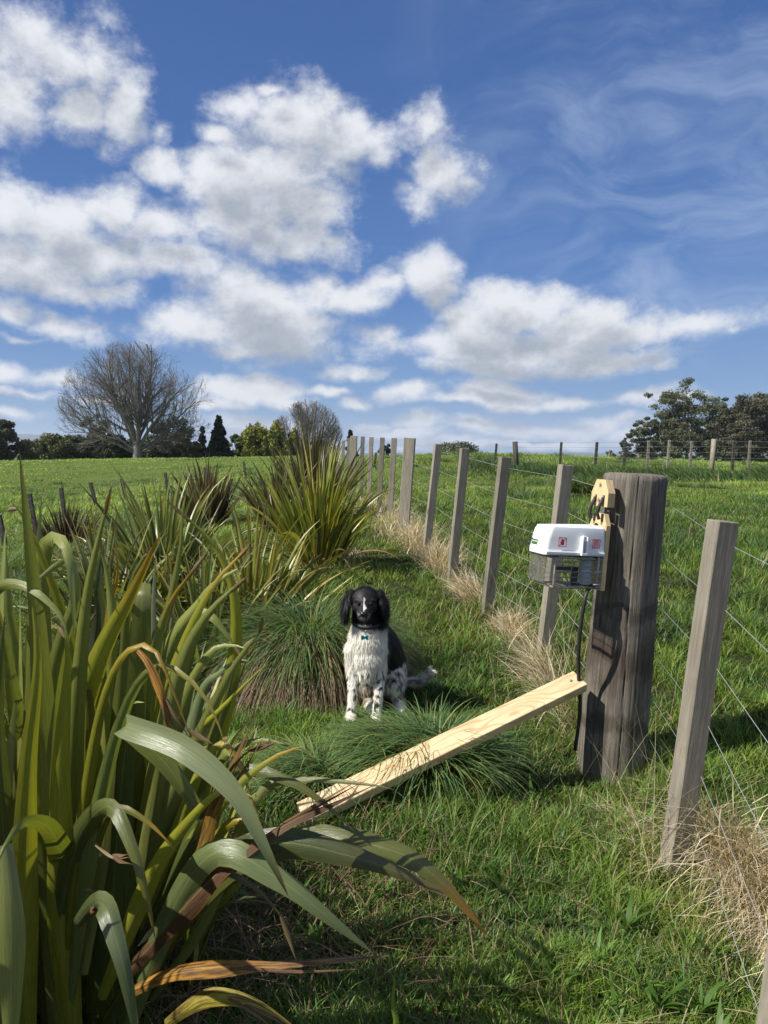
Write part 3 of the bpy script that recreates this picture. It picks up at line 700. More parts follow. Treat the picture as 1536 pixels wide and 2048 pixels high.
flax_plant('dull bronze-brown flax clump in front of the dark post fence', p.x, p.y, 120, (0.8, 1.15), [(0.105, 0.075, 0.045), (0.075, 0.055, 0.04), (0.14, 0.10, 0.055)], 0.95, (0.2, 1.0), (0.045, 0.065), 0.2, 10, seed=14, stiff=0.75)
p = W(625, 1040, 9.8)
flax_plant('tall bronze-green flax rising behind the yellow-green flax', p.x, p.y, 110, (1.15, 1.5), [(0.085, 0.085, 0.045), (0.065, 0.06, 0.035), (0.12, 0.10, 0.055)], 1.0, (0.1, 0.8), (0.045, 0.065), 0.25, 6, seed=15, stiff=0.75)
p = W(560, 1060, 8.8)
flax_plant('brownish flax with flopped leaves, left of the yellow-green flax', p.x, p.y, 70, (0.9, 1.1), [(0.10, 0.09, 0.045), (0.13, 0.11, 0.05)], 1.2, (0.6, 1.6), (0.04, 0.055), 0.2, 6, seed=17, stiff=0.4)
p = W(135, 1092, 10.5)
flax_plant('small dark purple flax beside the dark fence posts', p.x, p.y, 170, (0.5, 0.85), [(0.050, 0.020, 0.028), (0.075, 0.032, 0.04), (0.035, 0.016, 0.022)], 1.1, (0.1, 0.8), (0.018, 0.028), 0.28, 0, seed=16, stiff=0.7, tipc=(0.05, .02, .02))

# the big one in the foreground
def big_flax():
    rH = random.Random(21)
    cx, cy = -0.72, 1.72; z = gz(cx, cy)
    root = empty('flax_plant', (cx, cy, z), 'huge broad-leaved green flax filling the lower left foreground', 'flax plant', 'flax plants along the fence')
    fx = Flax()
    G1 = (0.190, 0.215, 0.050); G2 = (0.145, 0.165, 0.040); GY = (0.270, 0.275, 0.030); GS = (0.240, 0.265, 0.070); GD = (0.090, 0.110, 0.030)
    OR = (0.42, 0.20, 0.02); BR = (0.13, 0.07, 0.03)
    def H(pts, wpx, col, tip=None, Y=None, **k):
        P = [np.array(W(*q)) for q in pts]; Ym = sum(q[2] for q in pts)/len(pts)
        k['fold'] = k.get('fold', .3)*1.5+.12
        fx.leaf(P, wpx*Ym/F*1.08, np.array(col)*rH.uniform(.85, 1.2), tip, n=30, **k)
        if rH.random() < .5:
            d = np.array([rH.gauss(0, .012), rH.gauss(0, .01), rH.gauss(0, .01)]); fx.leaf([P[-2]*.3+P[-1]*.7, P[-1]*.85+P[-2]*.15+d*.6, P[-1]+d*1.6+(P[-1]-P[-2])*.06], .010, (.22, .16, .07), (.15, .1, .05), n=8, fold=.6)
    H([(120,2150,1.55),(100,1700,1.42),(80,1300,1.32),(60,1100,1.28),(38,895,1.25)], 62, G1, tip=(0.17,.14,.05), tipstart=.93, fold=.3, tw=(0.2,-0.2))
    H([(60,2200,1.5),(50,1850,1.4),(55,1550,1.33),(75,1330,1.3),(62,1180,1.3)], 56, GY, fold=.35, tw=(-.3,.1))
    H([(150,2150,1.55),(125,1850,1.45),(120,1550,1.38),(135,1330,1.34),(128,1250,1.33)], 62, GY, fold=.3, tw=(.1,.3))
    H([(130,2000,1.6),(140,1600,1.5),(158,1330,1.42),(180,1150,1.38),(222,980,1.36)], 48, G1, tip=(0.22,.15,.05), tipstart=.92, fold=.5, tw=(.2,.3))
    H([(90,1900,1.62),(140,1500,1.52),(200,1310,1.46),(262,1190,1.42),(326,1058,1.38)], 66, GY, tip=OR, tipstart=.78, fold=.35, tw=(.4,-.1))
    H([(60,1900,1.7),(75,1450,1.6),(78,1160,1.55),(100,1078,1.5),(135,1100,1.42),(148,1230,1.38),(150,1290,1.37)], 62, G1, fold=.15, tw=(.1,.5))
    H([(230,2050,1.62),(300,1640,1.52),(345,1390,1.45),(400,1250,1.40),(488,1155,1.36)], 66, GS, fold=.4, tw=(.5,.1))
    H([(220,2000,1.66),(270,1600,1.58),(300,1380,1.52),(330,1230,1.48),(392,1130,1.44)], 52, G1, tip=OR, tipstart=.85, fold=.4, tw=(.3,.0))
    H([(230,2050,1.7),(255,1700,1.6),(275,1400,1.52),(285,1190,1.48),(290,1180,1.6),(300,1300,1.75)], 58, G2, fold=.1, tw=(.1,.1))
    H([(120,1980,1.5),(165,1620,1.36),(205,1400,1.27),(255,1300,1.22),(310,1300,1.18),(350,1390,1.16),(386,1488,1.15)], 30, (0.20,0.20,0.02), tip=OR, tipstart=.72, fold=.4, tw=(.3,.6))
    H([(130,2050,1.52),(180,1700,1.38),(240,1450,1.28),(300,1340,1.22),(360,1345,1.18),(420,1410,1.16),(455,1505,1.15)], 36, (0.15,0.19,0.05), tip=(.25,.2,.04), fold=.4, tw=(.5,-.4))
    # big folded one sweeping down to the right
    H([(420,1660,1.40),(345,1545,1.30),(275,1470,1.20),(250,1453,1.15),(268,1458,1.11),(370,1498,1.06),(470,1585,1.03),(530,1695,1.02),(578,1795,1.03)], 44, (0.17,0.20,0.095), tip=BR, tipstart=.92, tp=.30, fold=.22, tw=(.2,-.35), )
    H([(200,2050,1.7),(290,1700,1.6),(370,1500,1.5),(440,1420,1.42),(535,1325,1.36)], 34, GY, fold=.5, tw=(.4,.1))
    H([(230,2000,1.55),(380,1790,1.45),(520,1690,1.38),(700,1712,1.34),(895,1785,1.32)], 54, (0.060,0.078,0.022), tip=(.10,.09,.03), tp=.30, fold=.2, tw=(.3,-.2))
    H([(230,2050,1.6),(400,1790,1.5),(600,1680,1.42),(780,1700,1.38),(880,1760,1.36),(982,1880,1.36)], 52, (0.085,0.095,0.022), tip=OR, tipstart=.86, tp=.30, fold=.2, tw=(.5,.2))
    H([(240,2100,1.5),(330,1850,1.38),(430,1705,1.30),(560,1760,1.26),(650,1830,1.25),(748,1908,1.26)], 50, (0.13,0.165,0.060), tp=.30, fold=.25, tw=(.5,0))
    H([(200,2050,1.55),(310,1880,1.42),(420,1755,1.34),(500,1768,1.32),(588,1860,1.32)], 30, (0.09,0.11,0.02), tip=(.1,.05,.02), fold=.4, tw=(.5,.1))
    H([(100,1950,1.5),(150,1700,1.38),(215,1612,1.28),(262,1690,1.22),(292,1790,1.2),(312,1885,1.2)], 50, (0.10,0.12,0.035), tip=(.20,.18,.02), fold=.3, tw=(.2,0))
    H([(140,1900,1.5),(180,1720,1.4),(225,1620,1.34),(290,1640,1.32),(355,1705,1.30)], 30, (0.13,0.13,0.02), tip=OR, tipstart=.85, fold=.4, tw=(.2,0))
    H([(150,2000,1.75),(140,1800,1.6),(112,1680,1.3),(70,1642,1.15),(25,1665,1.05),(-20,1760,1.0)], 66, (0.17,0.20,0.03), fold=.25, tw=(.2,0))
    H([(10,1690,1.08),(22,1850,1.05),(22,2050,1.03),(20,2200,1.02)], 52, GS, fold=.2, tw=(0,0))
    H([(150,1850,1.3),(200,1805,1.18),(232,1880,1.12),(258,1985,1.1),(285,2140,1.1)], 42, (0.11,0.14,0.055), fold=.2, tw=(0,0.1))
    H([(60,2150,1.5),(20,1800,1.4),(-5,1500,1.35),(0,1330,1.33),(10,1230,1.33)], 60, GD, fold=.3, tw=(.1,.1))
    H([(230,2150,1.6),(225,1850,1.5),(240,1600,1.45),(262,1420,1.42),(285,1330,1.4)], 86, (0.065,0.09,0.022), fold=.2, tw=(.2,.1))
    H([(200,2050,1.6),(330,1780,1.5),(470,1560,1.43),(560,1555,1.40),(640,1600,1.38),(712,1665,1.37)], 52, (0.085,0.11,0.03), tip=(.12,.12,.02), fold=.25, tw=(.5,.1))
    H([(240,2000,1.65),(330,1700,1.55),(400,1560,1.5),(440,1440,1.45),(470,1330,1.42)], 46, GD, fold=.3, tw=(.4,.1))
    H([(260,2050,1.7),(300,1800,1.6),(330,1660,1.55),(350,1480,1.5),(338,1440,1.5)], 50, G2, fold=.3)
    H([(180,2150,1.7),(190,1900,1.6),(180,1750,1.5),(160,1720,1.46),(155,1790,1.4)], 34, (0.16,0.2,0.02), tip=OR, fold=.3)
    H([(60,1700,1.6),(110,1340,1.52),(150,1200,1.5),(135,1120,1.5),(60,1170,1.45),(-20,1180,1.4)], 36, G1, fold=.4)
    H([(210,1900,1.8),(330,1500,1.75),(400,1330,1.7),(450,1290,1.68),(500,1300,1.66)], 44, GS, fold=.3, tw=(.5,.2))
    H([(200,1900,1.8),(235,1500,1.75),(250,1280,1.72),(262,1170,1.7),(300,1100,1.68),(316,1130,1.66)], 40, G2, fold=.4)
    H([(100,1700,1.9),(190,1300,1.85),(196,1160,1.8),(205,1090,1.8)], 44, (0.07,.09,.05), fold=.4)
    H([(380,1760,1.9),(420,1500,1.85),(480,1350,1.8),(500,1300,1.8)], 30, G1, fold=.4)
    H([(420,2150,1.4),(520,2100,1.4),(770,2080,1.42),(785,2000,1.42),(790,1935,1.42)], 26, (0.14,.22,.03), fold=.3)
    H([(300,1650,1.8),(330,1330,1.75),(400,1205,1.7),(440,1160,1.68),(492,1130,1.66)], 44, GS, fold=.4, tw=(.4,.1))
    H([(380,1700,2.0),(455,1400,1.95),(472,1230,1.92),(440,1110,1.9),(356,1016,1.88)], 34, GY, fold=.4, tw=(-.3,.2))
    H([(280,1700,1.8),(300,1350,1.76),(305,1210,1.74),(311,1108,1.72)], 36, (.11,.12,.08), fold=.4, tw=(.8,.8))
    H([(310,1700,1.8),(335,1330,1.76),(342,1210,1.74),(340,1120,1.72)], 34, (.16,.18,.10), fold=.4, tw=(.6,.8))
    H([(200,1700,1.8),(222,1300,1.72),(216,1160,1.7),(196,1086,1.68)], 38, GS, fold=.3, tw=(.3,.3))
    H([(-60,1500,1.5),(-40,1260,1.4),(-10,1180,1.35),(50,1172,1.3),(120,1230,1.27),(140,1300,1.26)], 34, G1, fold=.3, tw=(.4,0))
    H([(180,1600,1.75),(215,1250,1.72),(235,1150,1.7),(228,1092,1.7)], 24, (.30,.24,.03), tip=OR, tipstart=.6, fold=.4)
    H([(330,1700,1.75),(395,1410,1.7),(440,1345,1.66),(490,1312,1.64)], 34, (.19,.24,.12), fold=.3, tw=(.5,.1))
    H([(370,1350,1.95),(390,1240,1.9),(420,1232,1.86),(450,1265,1.85),(472,1295,1.85)], 28, G1, fold=.3, tw=(.4,0))
    H([(160,1950,1.5),(200,1640,1.45),(225,1480,1.42),(255,1410,1.38),(290,1405,1.35)], 50, GS, fold=.3, tw=(.6,.6))
    H([(110,2100,1.6),(140,1800,1.55),(175,1500,1.5),(170,1350,1.48),(162,1240,1.46)], 54, (.17,.18,.03), tip=(.16,.09,.03), fold=.3, tw=(.2,.2))
    H([(30,1900,1.7),(40,1500,1.62),(30,1300,1.6),(15,1200,1.58),(12,1090,1.58)], 54, GS, fold=.3, tw=(.2,.2))
    H([(270,1800,1.7),(360,1560,1.62),(430,1500,1.56),(480,1520,1.5),(490,1560,1.5)], 50, (.2,.22,.05), fold=.2, tw=(.4,0))
    H([(250,1950,1.7),(330,1800,1.6),(420,1690,1.52),(480,1640,1.48),(560,1700,1.45)], 40, (.20,.21,.03), tip=OR, fold=.4, tw=(.5,0))
    H([(260,1900,1.75),(360,1640,1.66),(440,1520,1.6),(520,1480,1.56),(600,1500,1.54)], 36, G2, fold=.4, tw=(.5,.2))
    H([(220,2000,1.6),(300,1820,1.52),(390,1560,1.46),(455,1490,1.42),(520,1640,1.4)], 34, (.22,.23,.03), tip=OR, fold=.5, tw=(.2,.4))
    H([(300,2000,1.7),(400,1850,1.62),(510,1600,1.56),(600,1560,1.52),(760,1572,1.5),(790,1580,1.5)], 30, (.18,.20,.07), fold=.4, tw=(.5,.1))
    H([(250,2000,1.7),(300,1700,1.6),(340,1500,1.55),(330,1400,1.52),(372,1395,1.5)], 52, GS, fold=.3, tw=(.4,.2))
    for pts, w_, c_ in (([(150,2000,1.7),(260,1600,1.6),(350,1330,1.5),(420,1180,1.45),(500,1090,1.42)], 44, GY), ([(120,2000,1.7),(60,1600,1.6),(20,1350,1.5),(-20,1150,1.45)], 50, G1),
                        ([(180,2000,1.65),(300,1700,1.55),(400,1470,1.46),(470,1330,1.42),(540,1240,1.4)], 46, GS), ([(200,2000,1.7),(180,1500,1.6),(130,1250,1.52),(60,1060,1.48),(20,1000,1.46)], 44, GY),
                        ([(220,2050,1.6),(350,1750,1.5),(450,1600,1.42),(540,1520,1.38),(610,1490,1.36)], 42, (.24,.26,.05)), ([(160,2000,1.7),(250,1500,1.58),(330,1240,1.5),(360,1100,1.46),(365,1000,1.45)], 42, G1),
                        ([(200,2000,1.5),(300,1760,1.38),(380,1640,1.3),(450,1580,1.27),(520,1600,1.26)], 40, GY)):
        H(pts, w_, c_, tip=OR if rH.random() < .4 else None, tipstart=.88, fold=.3, tw=(rH.uniform(-.4, .5), rH.uniform(-.3, .4)))
    rnd = random.Random(5)
    for i in range(140):
        h = rnd.uniform(-2.6, 1.7); q = rnd.random()
        bx, by = cx+math.sin(h)*0.26*q-0.02, cy+math.cos(h)*0.3*q+0.12
        L = rnd.uniform(0.55, 0.98); th0 = 0.10+0.62*q*rnd.uniform(.4, 1.1)
        if math.sin(h) > 0 and bx+math.sin(h)*math.sin(th0+.5)*L > -0.36: L *= .7; th0 *= .35
        c = np.array(rnd.choice([G1, G2, GD, GS, GY, G1]))*rnd.uniform(.75, 1.35)
        tip = OR if rnd.random() < .18 else None
        random_leaf(fx, (bx, by, gz(bx, by)-0.02), h, L, th0, th0+rnd.uniform(0.1, 1.7)*rnd.random(), rnd.uniform(0.038, 0.056), c, tip, n=18, fold=rnd.uniform(.3, .8), tw=(rnd.gauss(0, .3), rnd.gauss(0, .6)), bendpow=rnd.uniform(1.2, 3))
    for i in range(120):     # extra unseen leaves left of the view, added to shade the grass
        bx, by = -0.98+rnd.gauss(0, .09), 1.45+rnd.gauss(0, .30); h = rnd.uniform(-3.0, 0)
        random_leaf(fx, (bx, by, gz(bx, by)-0.02), h, rnd.uniform(1.0, 1.4), rnd.uniform(.02, .18), rnd.uniform(.1, .6), rnd.uniform(0.045, 0.065), np.array(rnd.choice([G1, G2, GS])), None, n=16, fold=.3, tw=(rnd.gauss(0, .3), rnd.gauss(0, .6)))
    fx.build('leaves', root)
    def DL(pts, wpx, col, tip=None, label=None, **k):
        d = Flax(); P = [np.array(W(*q)) for q in pts]; Ym = sum(q[2] for q in pts)/len(pts)
        d.leaf(P, wpx*Ym/F, col, tip, n=40, wave=.9, **k)
        for q_ in range(3):
            of = np.array([rH.gauss(0, .012), rH.gauss(0, .01), rH.gauss(0, .010)]); m_ = len(P)//2; d.leaf([P[m_]+of*.2]+[pp+of*(1+.5*j_) for j_, pp in enumerate(P[m_+1:])], .008, (.20, .12, .06), (.28, .19, .12), n=16, fold=.9, tw=(0, 2))
        o = d.build('dead_leaf', root)
        if label: o['label'] = label
    DL([(275,1300,1.20),(298,1330,1.18),(325,1400,1.16),(345,1492,1.15)], 18, (0.42,0.19,0.02), (0.3,.2,.1), 'thin orange hanging dead leaf strip', fold=.5)
    DL([(250,1950,1.45),(420,1760,1.32),(560,1655,1.28),(660,1610,1.30),(765,1562,1.34)], 50, (0.085,0.048,0.022), (0.05,0.028,0.022), 'brown withered leaf reaching over the board', fold=.6, tw=(.3,1.2))
    DL([(330,1900,1.45),(390,1740,1.38),(425,1620,1.34),(465,1530,1.32),(508,1435,1.31)], 46, (0.26,0.15,0.022), (0.07,0.04,0.025), 'mottled brown and yellow upright leaf', fold=.5, tw=(.2,.8))
    DL([(400,1640,1.36),(450,1550,1.33),(500,1500,1.32),(570,1472,1.33)], 16, (0.12,0.07,0.04), (0.25,.18,.12), 'split brown leaf tip', fold=.8, tw=(0,2))
    DL([(250,1990,1.45),(345,1945,1.38),(460,1932,1.36),(600,1925,1.38),(790,1910,1.42)], 34, (0.40,0.20,0.03), (0.32,0.20,0.14), 'orange dead leaf lying flat near the bottom', fold=.6, tw=(.2,1.0), tipstart=.45)
    DL([(330,2050,1.36),(400,2002,1.32),(460,1995,1.3),(530,2020,1.29),(620,2080,1.29)], 36, (0.30,0.26,0.03), (0.16,.06,.05), 'yellow curled leaf at the bottom edge', fold=.4)
    DL([(190,1690,1.25),(225,1715,1.2),(268,1730,1.18)], 6, (0.35,0.29,0.2), None, None, fold=.8)
    DL([(160,1830,1.3),(185,1820,1.22),(215,1812,1.18)], 16, (0.28,0.12,0.06), None, None, fold=.4)
big_flax()

# ------------------------------------------------------------------ fences
def post_obj(name, base, top, wx, wy, mat, parent, yaw=0.0, bev=0.003, label=None, sink=0.12):
    base = Vector(base); top = Vector(top); ax = (top-base).normalized(); base = base-ax*sink; L = (top-base).length
    bm = bmesh.new(); add_box(bm, 0, 0, L/2, wx, wy, L, bev, 1)
    bmesh.ops.subdivide_edges(bm, edges=[e for e in bm.edges if abs(e.verts[0].co.z-e.verts[1].co.z) > L*0.5], cuts=8)
    sx, sy = random.uniform(-.004, .004), random.uniform(-.004, .004)
    for v in bm.verts:
        t = v.co.z/L; v.co.x += sx*math.sin(t*5); v.co.y += sy*math.sin(t*4+1)
    bmesh.ops.bevel
    o = bm_obj(name, bm, mat, parent)
    q = Vector((0, 0, 1)).rotation_difference(ax)
    o.rotation_mode = 'QUATERNION'; o.rotation_quaternion = q @ Matrix.Rotation(yaw, 3, 'Z').to_quaternion()
    o.location = base-(parent.location if parent else Vector())
    if label: o['label'] = label
    return o
def wire_obj(pts, r, parent, name='fence_wire'):
    bm = bmesh.new(); add_tube(bm, [Vector(p)-parent.location for p in pts], r, 5)
    return bm_obj(name, bm, M_WIRE, parent, True)

p0 = W(1350, 1750, 2.4)
fence = empty('batten_fence', (p0.x, p0.y, gz(p0.x, p0.y)), 'wire fence of grey sawn battens with one thick round strainer post, right of the dog', 'fence')
# top px, top py, base px, base py, Y, width, depth
BT = [(1702,1130,1512,2420,1.45,.085,.065),(1448,1042,1342,1752,2.4,.082,.062),
      (1132,930,1086,1318,4.4,.080,.060),(1009,914,973,1236,5.35,.078,.060),(929,897,903,1169,6.3,.075,.058),(876,888,852,1112,7.4,.075,.055),
      (820,876,806,1083,8.3,.125,.09)]
posts = []
for i, (a, b, c, d, Y, wx, wy) in enumerate(BT):
    base = W(c, d, Y); top = W(a, b, Y); base = top+(base-top)
    lab = 'wider square post among the thin battens' if i == 6 else ('nearest whole batten with a knot low down' if i == 1 else None)
    post_obj('fence_post' if i == 6 else 'fence_batten', base, top, wx, wy, M_BATTEN, fence, yaw=(R(16) if i != 6 else R(-12)), label=lab)
    posts.append((base, top, Y))
FAR = [(788,876,9.4,.07),(765,875,10.5,.065),(743,874,11.6,.065),(726,873,12.8,.065),(708,872,14.0,.13),(698,876,15.3,.065),(687,881,16.8,.065),(678,886,18.4,.065),(669,889,20.2,.065),(656,893,22,.11)]
for px, py, Y, w in FAR:
    top = W(px, py, Y); base = Vector((top.x-0.05, Y, gz(top.x, Y)))
    post_obj('fence_post' if w > .1 else 'fence_batten', base, top, w, w*.8, M_BATTEN, fence, yaw=R(-6), label='wider square post among the far battens' if w > .1 else None)
    posts.append((base, top, Y))
# strainer
def strainer():
    base = W(1218, 1560, 3.2); top = W(1271, 950, 3.2); ax = (top-base).normalized(); base = base-ax*0.2; L = (top-base).length
    na, nz = 220, 70; V = []
    rnd = np.random.default_rng(3)
    cr = [(rnd.uniform(0, 2*math.pi), rnd.uniform(.0015, .005), rnd.uniform(.008, .02), rnd.uniform(0, 6), rnd.uniform(.2, .7)) for _ in range(34)]
    cr += [(-1.75, .012, .011, .3, 2), (-1.1, .005, .012, 2.1, 2), (-2.45, .006, .012, 4.0, 2)]
    th = np.linspace(-math.pi, math.pi, na, endpoint=False)
    for k in range(nz):
        t = k/(nz-1); r0 = 0.149-0.012*t+0.004*math.sin(t*6)
        if k == nz-1: r0 -= 0.003
        r = r0+0.003*np.sin(th*3+1)+0.0006*np.sin(th*17+math.sin(t*4)*1.5)+0.0004*np.sin(th*41+3*math.sin(t*3))
        for a, dp, wd, ph, ext in cr:
            aa = a+0.06*math.sin(t*5+ph); dd = np.angle(np.exp(1j*(th-aa)))
            on = 1.0 if ext > 1 else max(0, math.sin(t*6+ph))*ext*1.4
            r = r-dp*on*np.exp(-(dd/wd)**2)
        V.append(np.c_[np.cos(th)*r, np.sin(th)*r, np.full(na, t*L)+(0.004*np.sin(th*2) if k >= nz-1 else 0)])
    V.append(V[-1]*np.array([.93, .93, 1])+np.array([0, 0, .005])); V.append(V[-1]*np.array([.45, .45, 1])+np.array([0, 0, -.001]))
    n2 = nz+2; V = np.vstack(V+[np.array([[0, 0, L]])])
    i = np.arange(n2-1)[:, None]*na; j = np.arange(na)[None]; jn = (j+1) % na
    Q = np.stack([i+j, i+jn, i+na+jn, i+na+j], -1).reshape(-1, 4)
    T = np.stack([(n2-1)*na+np.arange(na), (n2-1)*na+(np.arange(na)+1) % na, np.full(na, n2*na)], -1)
    o = np_mesh('strainer_post', V, Q, T, M_STRAINER, parent=fence, world=False)
    o.rotation_mode = 'QUATERNION'; o.rotation_quaternion = Vector((0, 0, 1)).rotation_difference(ax); o.location = base-fence.location
    o['label'] = 'thick round weathered dark strainer post holding the trap'
    return base+ax*0.2, top, ax
SB, ST, SAX = strainer()
# wires: threaded on the paddock side of the battens, tied off on the strainer
fr = [0.93, 0.76, 0.60, 0.44, 0.30, 0.17]
for f_ in fr:
    near = []
    for (b, t, Y) in posts[:2]: near.append(b.lerp(t, f_)+Vector((0.045, 0.0, 0)))
    q = SB.lerp(ST, f_*0.98)
    near.insert(0, near[0]+(near[0]-near[1])*2); near.append(q+Vector((0.14, -0.03, 0)))
    wire_obj(near, 0.0012, fence)
    farp = [q+Vector((0.10, 0.10, 0))]+[b.lerp(t, f_)+Vector((0.04, 0, 0)) for (b, t, Y) in posts[2:]]
    wire_obj(farp, 0.0014, fence)
    bm = bmesh.new(); c = q+Vector((0.142, -0.025, 0))-fence.location       # staple loop on the post
    add_tube(bm, [c+Vector((0.012*math.cos(a), 0, 0.012*math.sin(a))) for a in np.linspace(0, 2*math.pi, 10)], 0.0025, 5)
    bm_obj('staple', bm, M_STEEL, fence, True)

# far fence across the paddock, right
p0 = W(1428, 945, 25)
ff = empty('paddock_fence', (p0.x, p0.y, gz(p0.x, p0.y)), 'far wire fence crossing the paddock below the gum trees', 'fence')
FF = [(993,887,.07,1),(1030,883,.17,2),(1123,884,.08,1),(1194,884,.09,1),(1251,883,.09,1),(1298,881,.08,0),(1339,880,.08,0),(1384,882,.08,0),(1428,878,.17,0),(1469,881,.09,1),(1501,881,.08,0),(1545,882,.08,0),(1590,882,.08,0),(752,905,.08,1)]
fp = []
for px, py, w, k in FF:
    Y = 25 if px > 1100 else 23
    t = W(px, py, Y); bx = t.x-(0.05 if k < 2 else -0.06)
    b = Vector((bx, Y, gz(bx, Y)))
    if w > .1:
        bm = bmesh.new(); L = (t-b).length+.2; ax = (t-b).normalized(); bl = b-ff.location-ax*.2
        add_tube(bm, [bl, bl+ax*L*.5, bl+ax*L], [w*.55, w*.5, w*.48], 14)
        o = bm_obj('fence_post', bm, M_DARKPOST if k == 2 else M_BATTEN, ff, True)
    else: post_obj('fence_post', b, t, w, w*.8, M_DARKPOST if k else M_BATTEN, ff)
    if px > 900: fp.append((b, t))
for f_ in (.97, .80, .62, .45, .28): wire_obj([b.lerp(t, f_)+Vector((0, -.05, 0)) for b, t in fp], .0035, ff)

# left fence of dark posts
p0 = W(72, 1070, 14)
lf = empty('dark_post_fence', (p0.x, p0.y, gz(p0.x, p0.y)), 'leaning dark thin posts and wire along the left paddock', 'fence')
LF = [(-60,1065,-38,1150,10.5),(-2,1030,10,1095,12.2),(59,988,73,1072,14),(122,976,131,1050,15.5),(181,965,193,1020,17),(243,957,252,1000,19),(330,945,336,985,21),(410,935,414,970,23.5),(487,923,492,965,26)]
lp = []
for a, b, c, d, Y in LF:
    t = W(a, b, Y); bb = W(c, d, Y); bb.z = gz(bb.x, Y)
    post_obj('fence_post', bb, t, .075, .06, M_DARKPOST, lf); lp.append((bb, t))
for f_ in (.9, .65, .4): wire_obj([b.lerp(t, f_)+Vector((.04, -.06, 0)) for b, t in lp], .002, lf)

# ------------------------------------------------------------------ leaning board
def board():
    a = W(604, 1692, 2.60); a.z = gz(a.x, a.y)+0.045; b = W(1160, 1362, 3.09)
    ax = (b-a).normalized(); L = (b-a).length
    wide = Vector((0.10, 0.80, 0.42)); wide = (wide-ax*wide.dot(ax)).normalized(); nrm = ax.cross(wide).normalized()
    if nrm.y > 0: nrm = -nrm
    nrm = -(wide.cross(ax)) if (wide.cross(ax)).y > 0 else wide.cross(ax)
    root = empty('pine_board', a, 'new pale sawn pine board leaning on the strainer post, its low end in the grass', 'board')
    bm = bmesh.new(); add_box(bm, L/2, 0, 0, L, 0.094, 0.045, 0.002, 1)
    Mx = Matrix((ax, wide, ax.cross(wide))).transposed().to_4x4()
    o = bm_obj('plank', bm, M_PINE, root); o.rotation_mode = 'QUATERNION'; o.rotation_quaternion = Mx.to_quaternion()
    sgn = 1 if (ax.cross(wide)).y < 0 else -1
    bm = bmesh.new(); c = ax*(L-0.05)+wide*0.005+ax.cross(wide)*sgn*0.022
    add_tube(bm, [c, c+ax.cross(wide)*sgn*0.004], 0.006, 10); add_tube(bm, [c, c+ax.cross(wide)*sgn*0.010+ax*.004], 0.0025, 6)
    bm_obj('screw', bm, M_STEEL, root, True)
board()

# ------------------------------------------------------------------ trap on the strainer
E = Vector((-0.94, -0.34, 0.0)).normalized(); U = Vector((0.075, 0.02, 1)).normalized(); E = (E-U*E.dot(U)).normalized(); S_ = U.cross(E)  # S_: toward the camera side
if S_.y > 0: S_ = -S_
def frame(o, e, s, u): return o+E*e+S_*s+U*u
TO = Vector((0.922, 3.10, 1.012))     # board outer face at cover bottom
FM = Matrix((E, S_, U)).transposed().to_4x4()
def local_obj(name, bm, mat, parent, origin, smooth=False):
    """mesh given in (e,s,u) coordinates about origin"""
    bm.transform(FM); bm.normal_update()
    if FM.determinant() < 0: bmesh.ops.reverse_faces(bm, faces=bm.faces)
    o = bm_obj(name, bm, mat, parent, smooth); o.location = origin-parent.location; return o
def prism(bm, poly, a0, a1, axis):
    """extrude 2D polygon. axis 0: poly in (s,u), extruded along e"""
    def pt(p, a): return (a, p[0], p[1]) if axis == 0 else ((p[0], a, p[1]) if axis == 1 else (p[0], p[1], a))
    A = [bm.verts.new(pt(p, a0)) for p in poly]; B = [bm.verts.new(pt(p, a1)) for p in poly]
    n = len(poly); bm.faces.new(A[::-1]); bm.faces.new(B)
    for i in range(n): bm.faces.new((A[i], A[(i+1) % n], B[(i+1) % n], B[i]))
    bmesh.ops.recalc_face_normals(bm, faces=bm.faces)
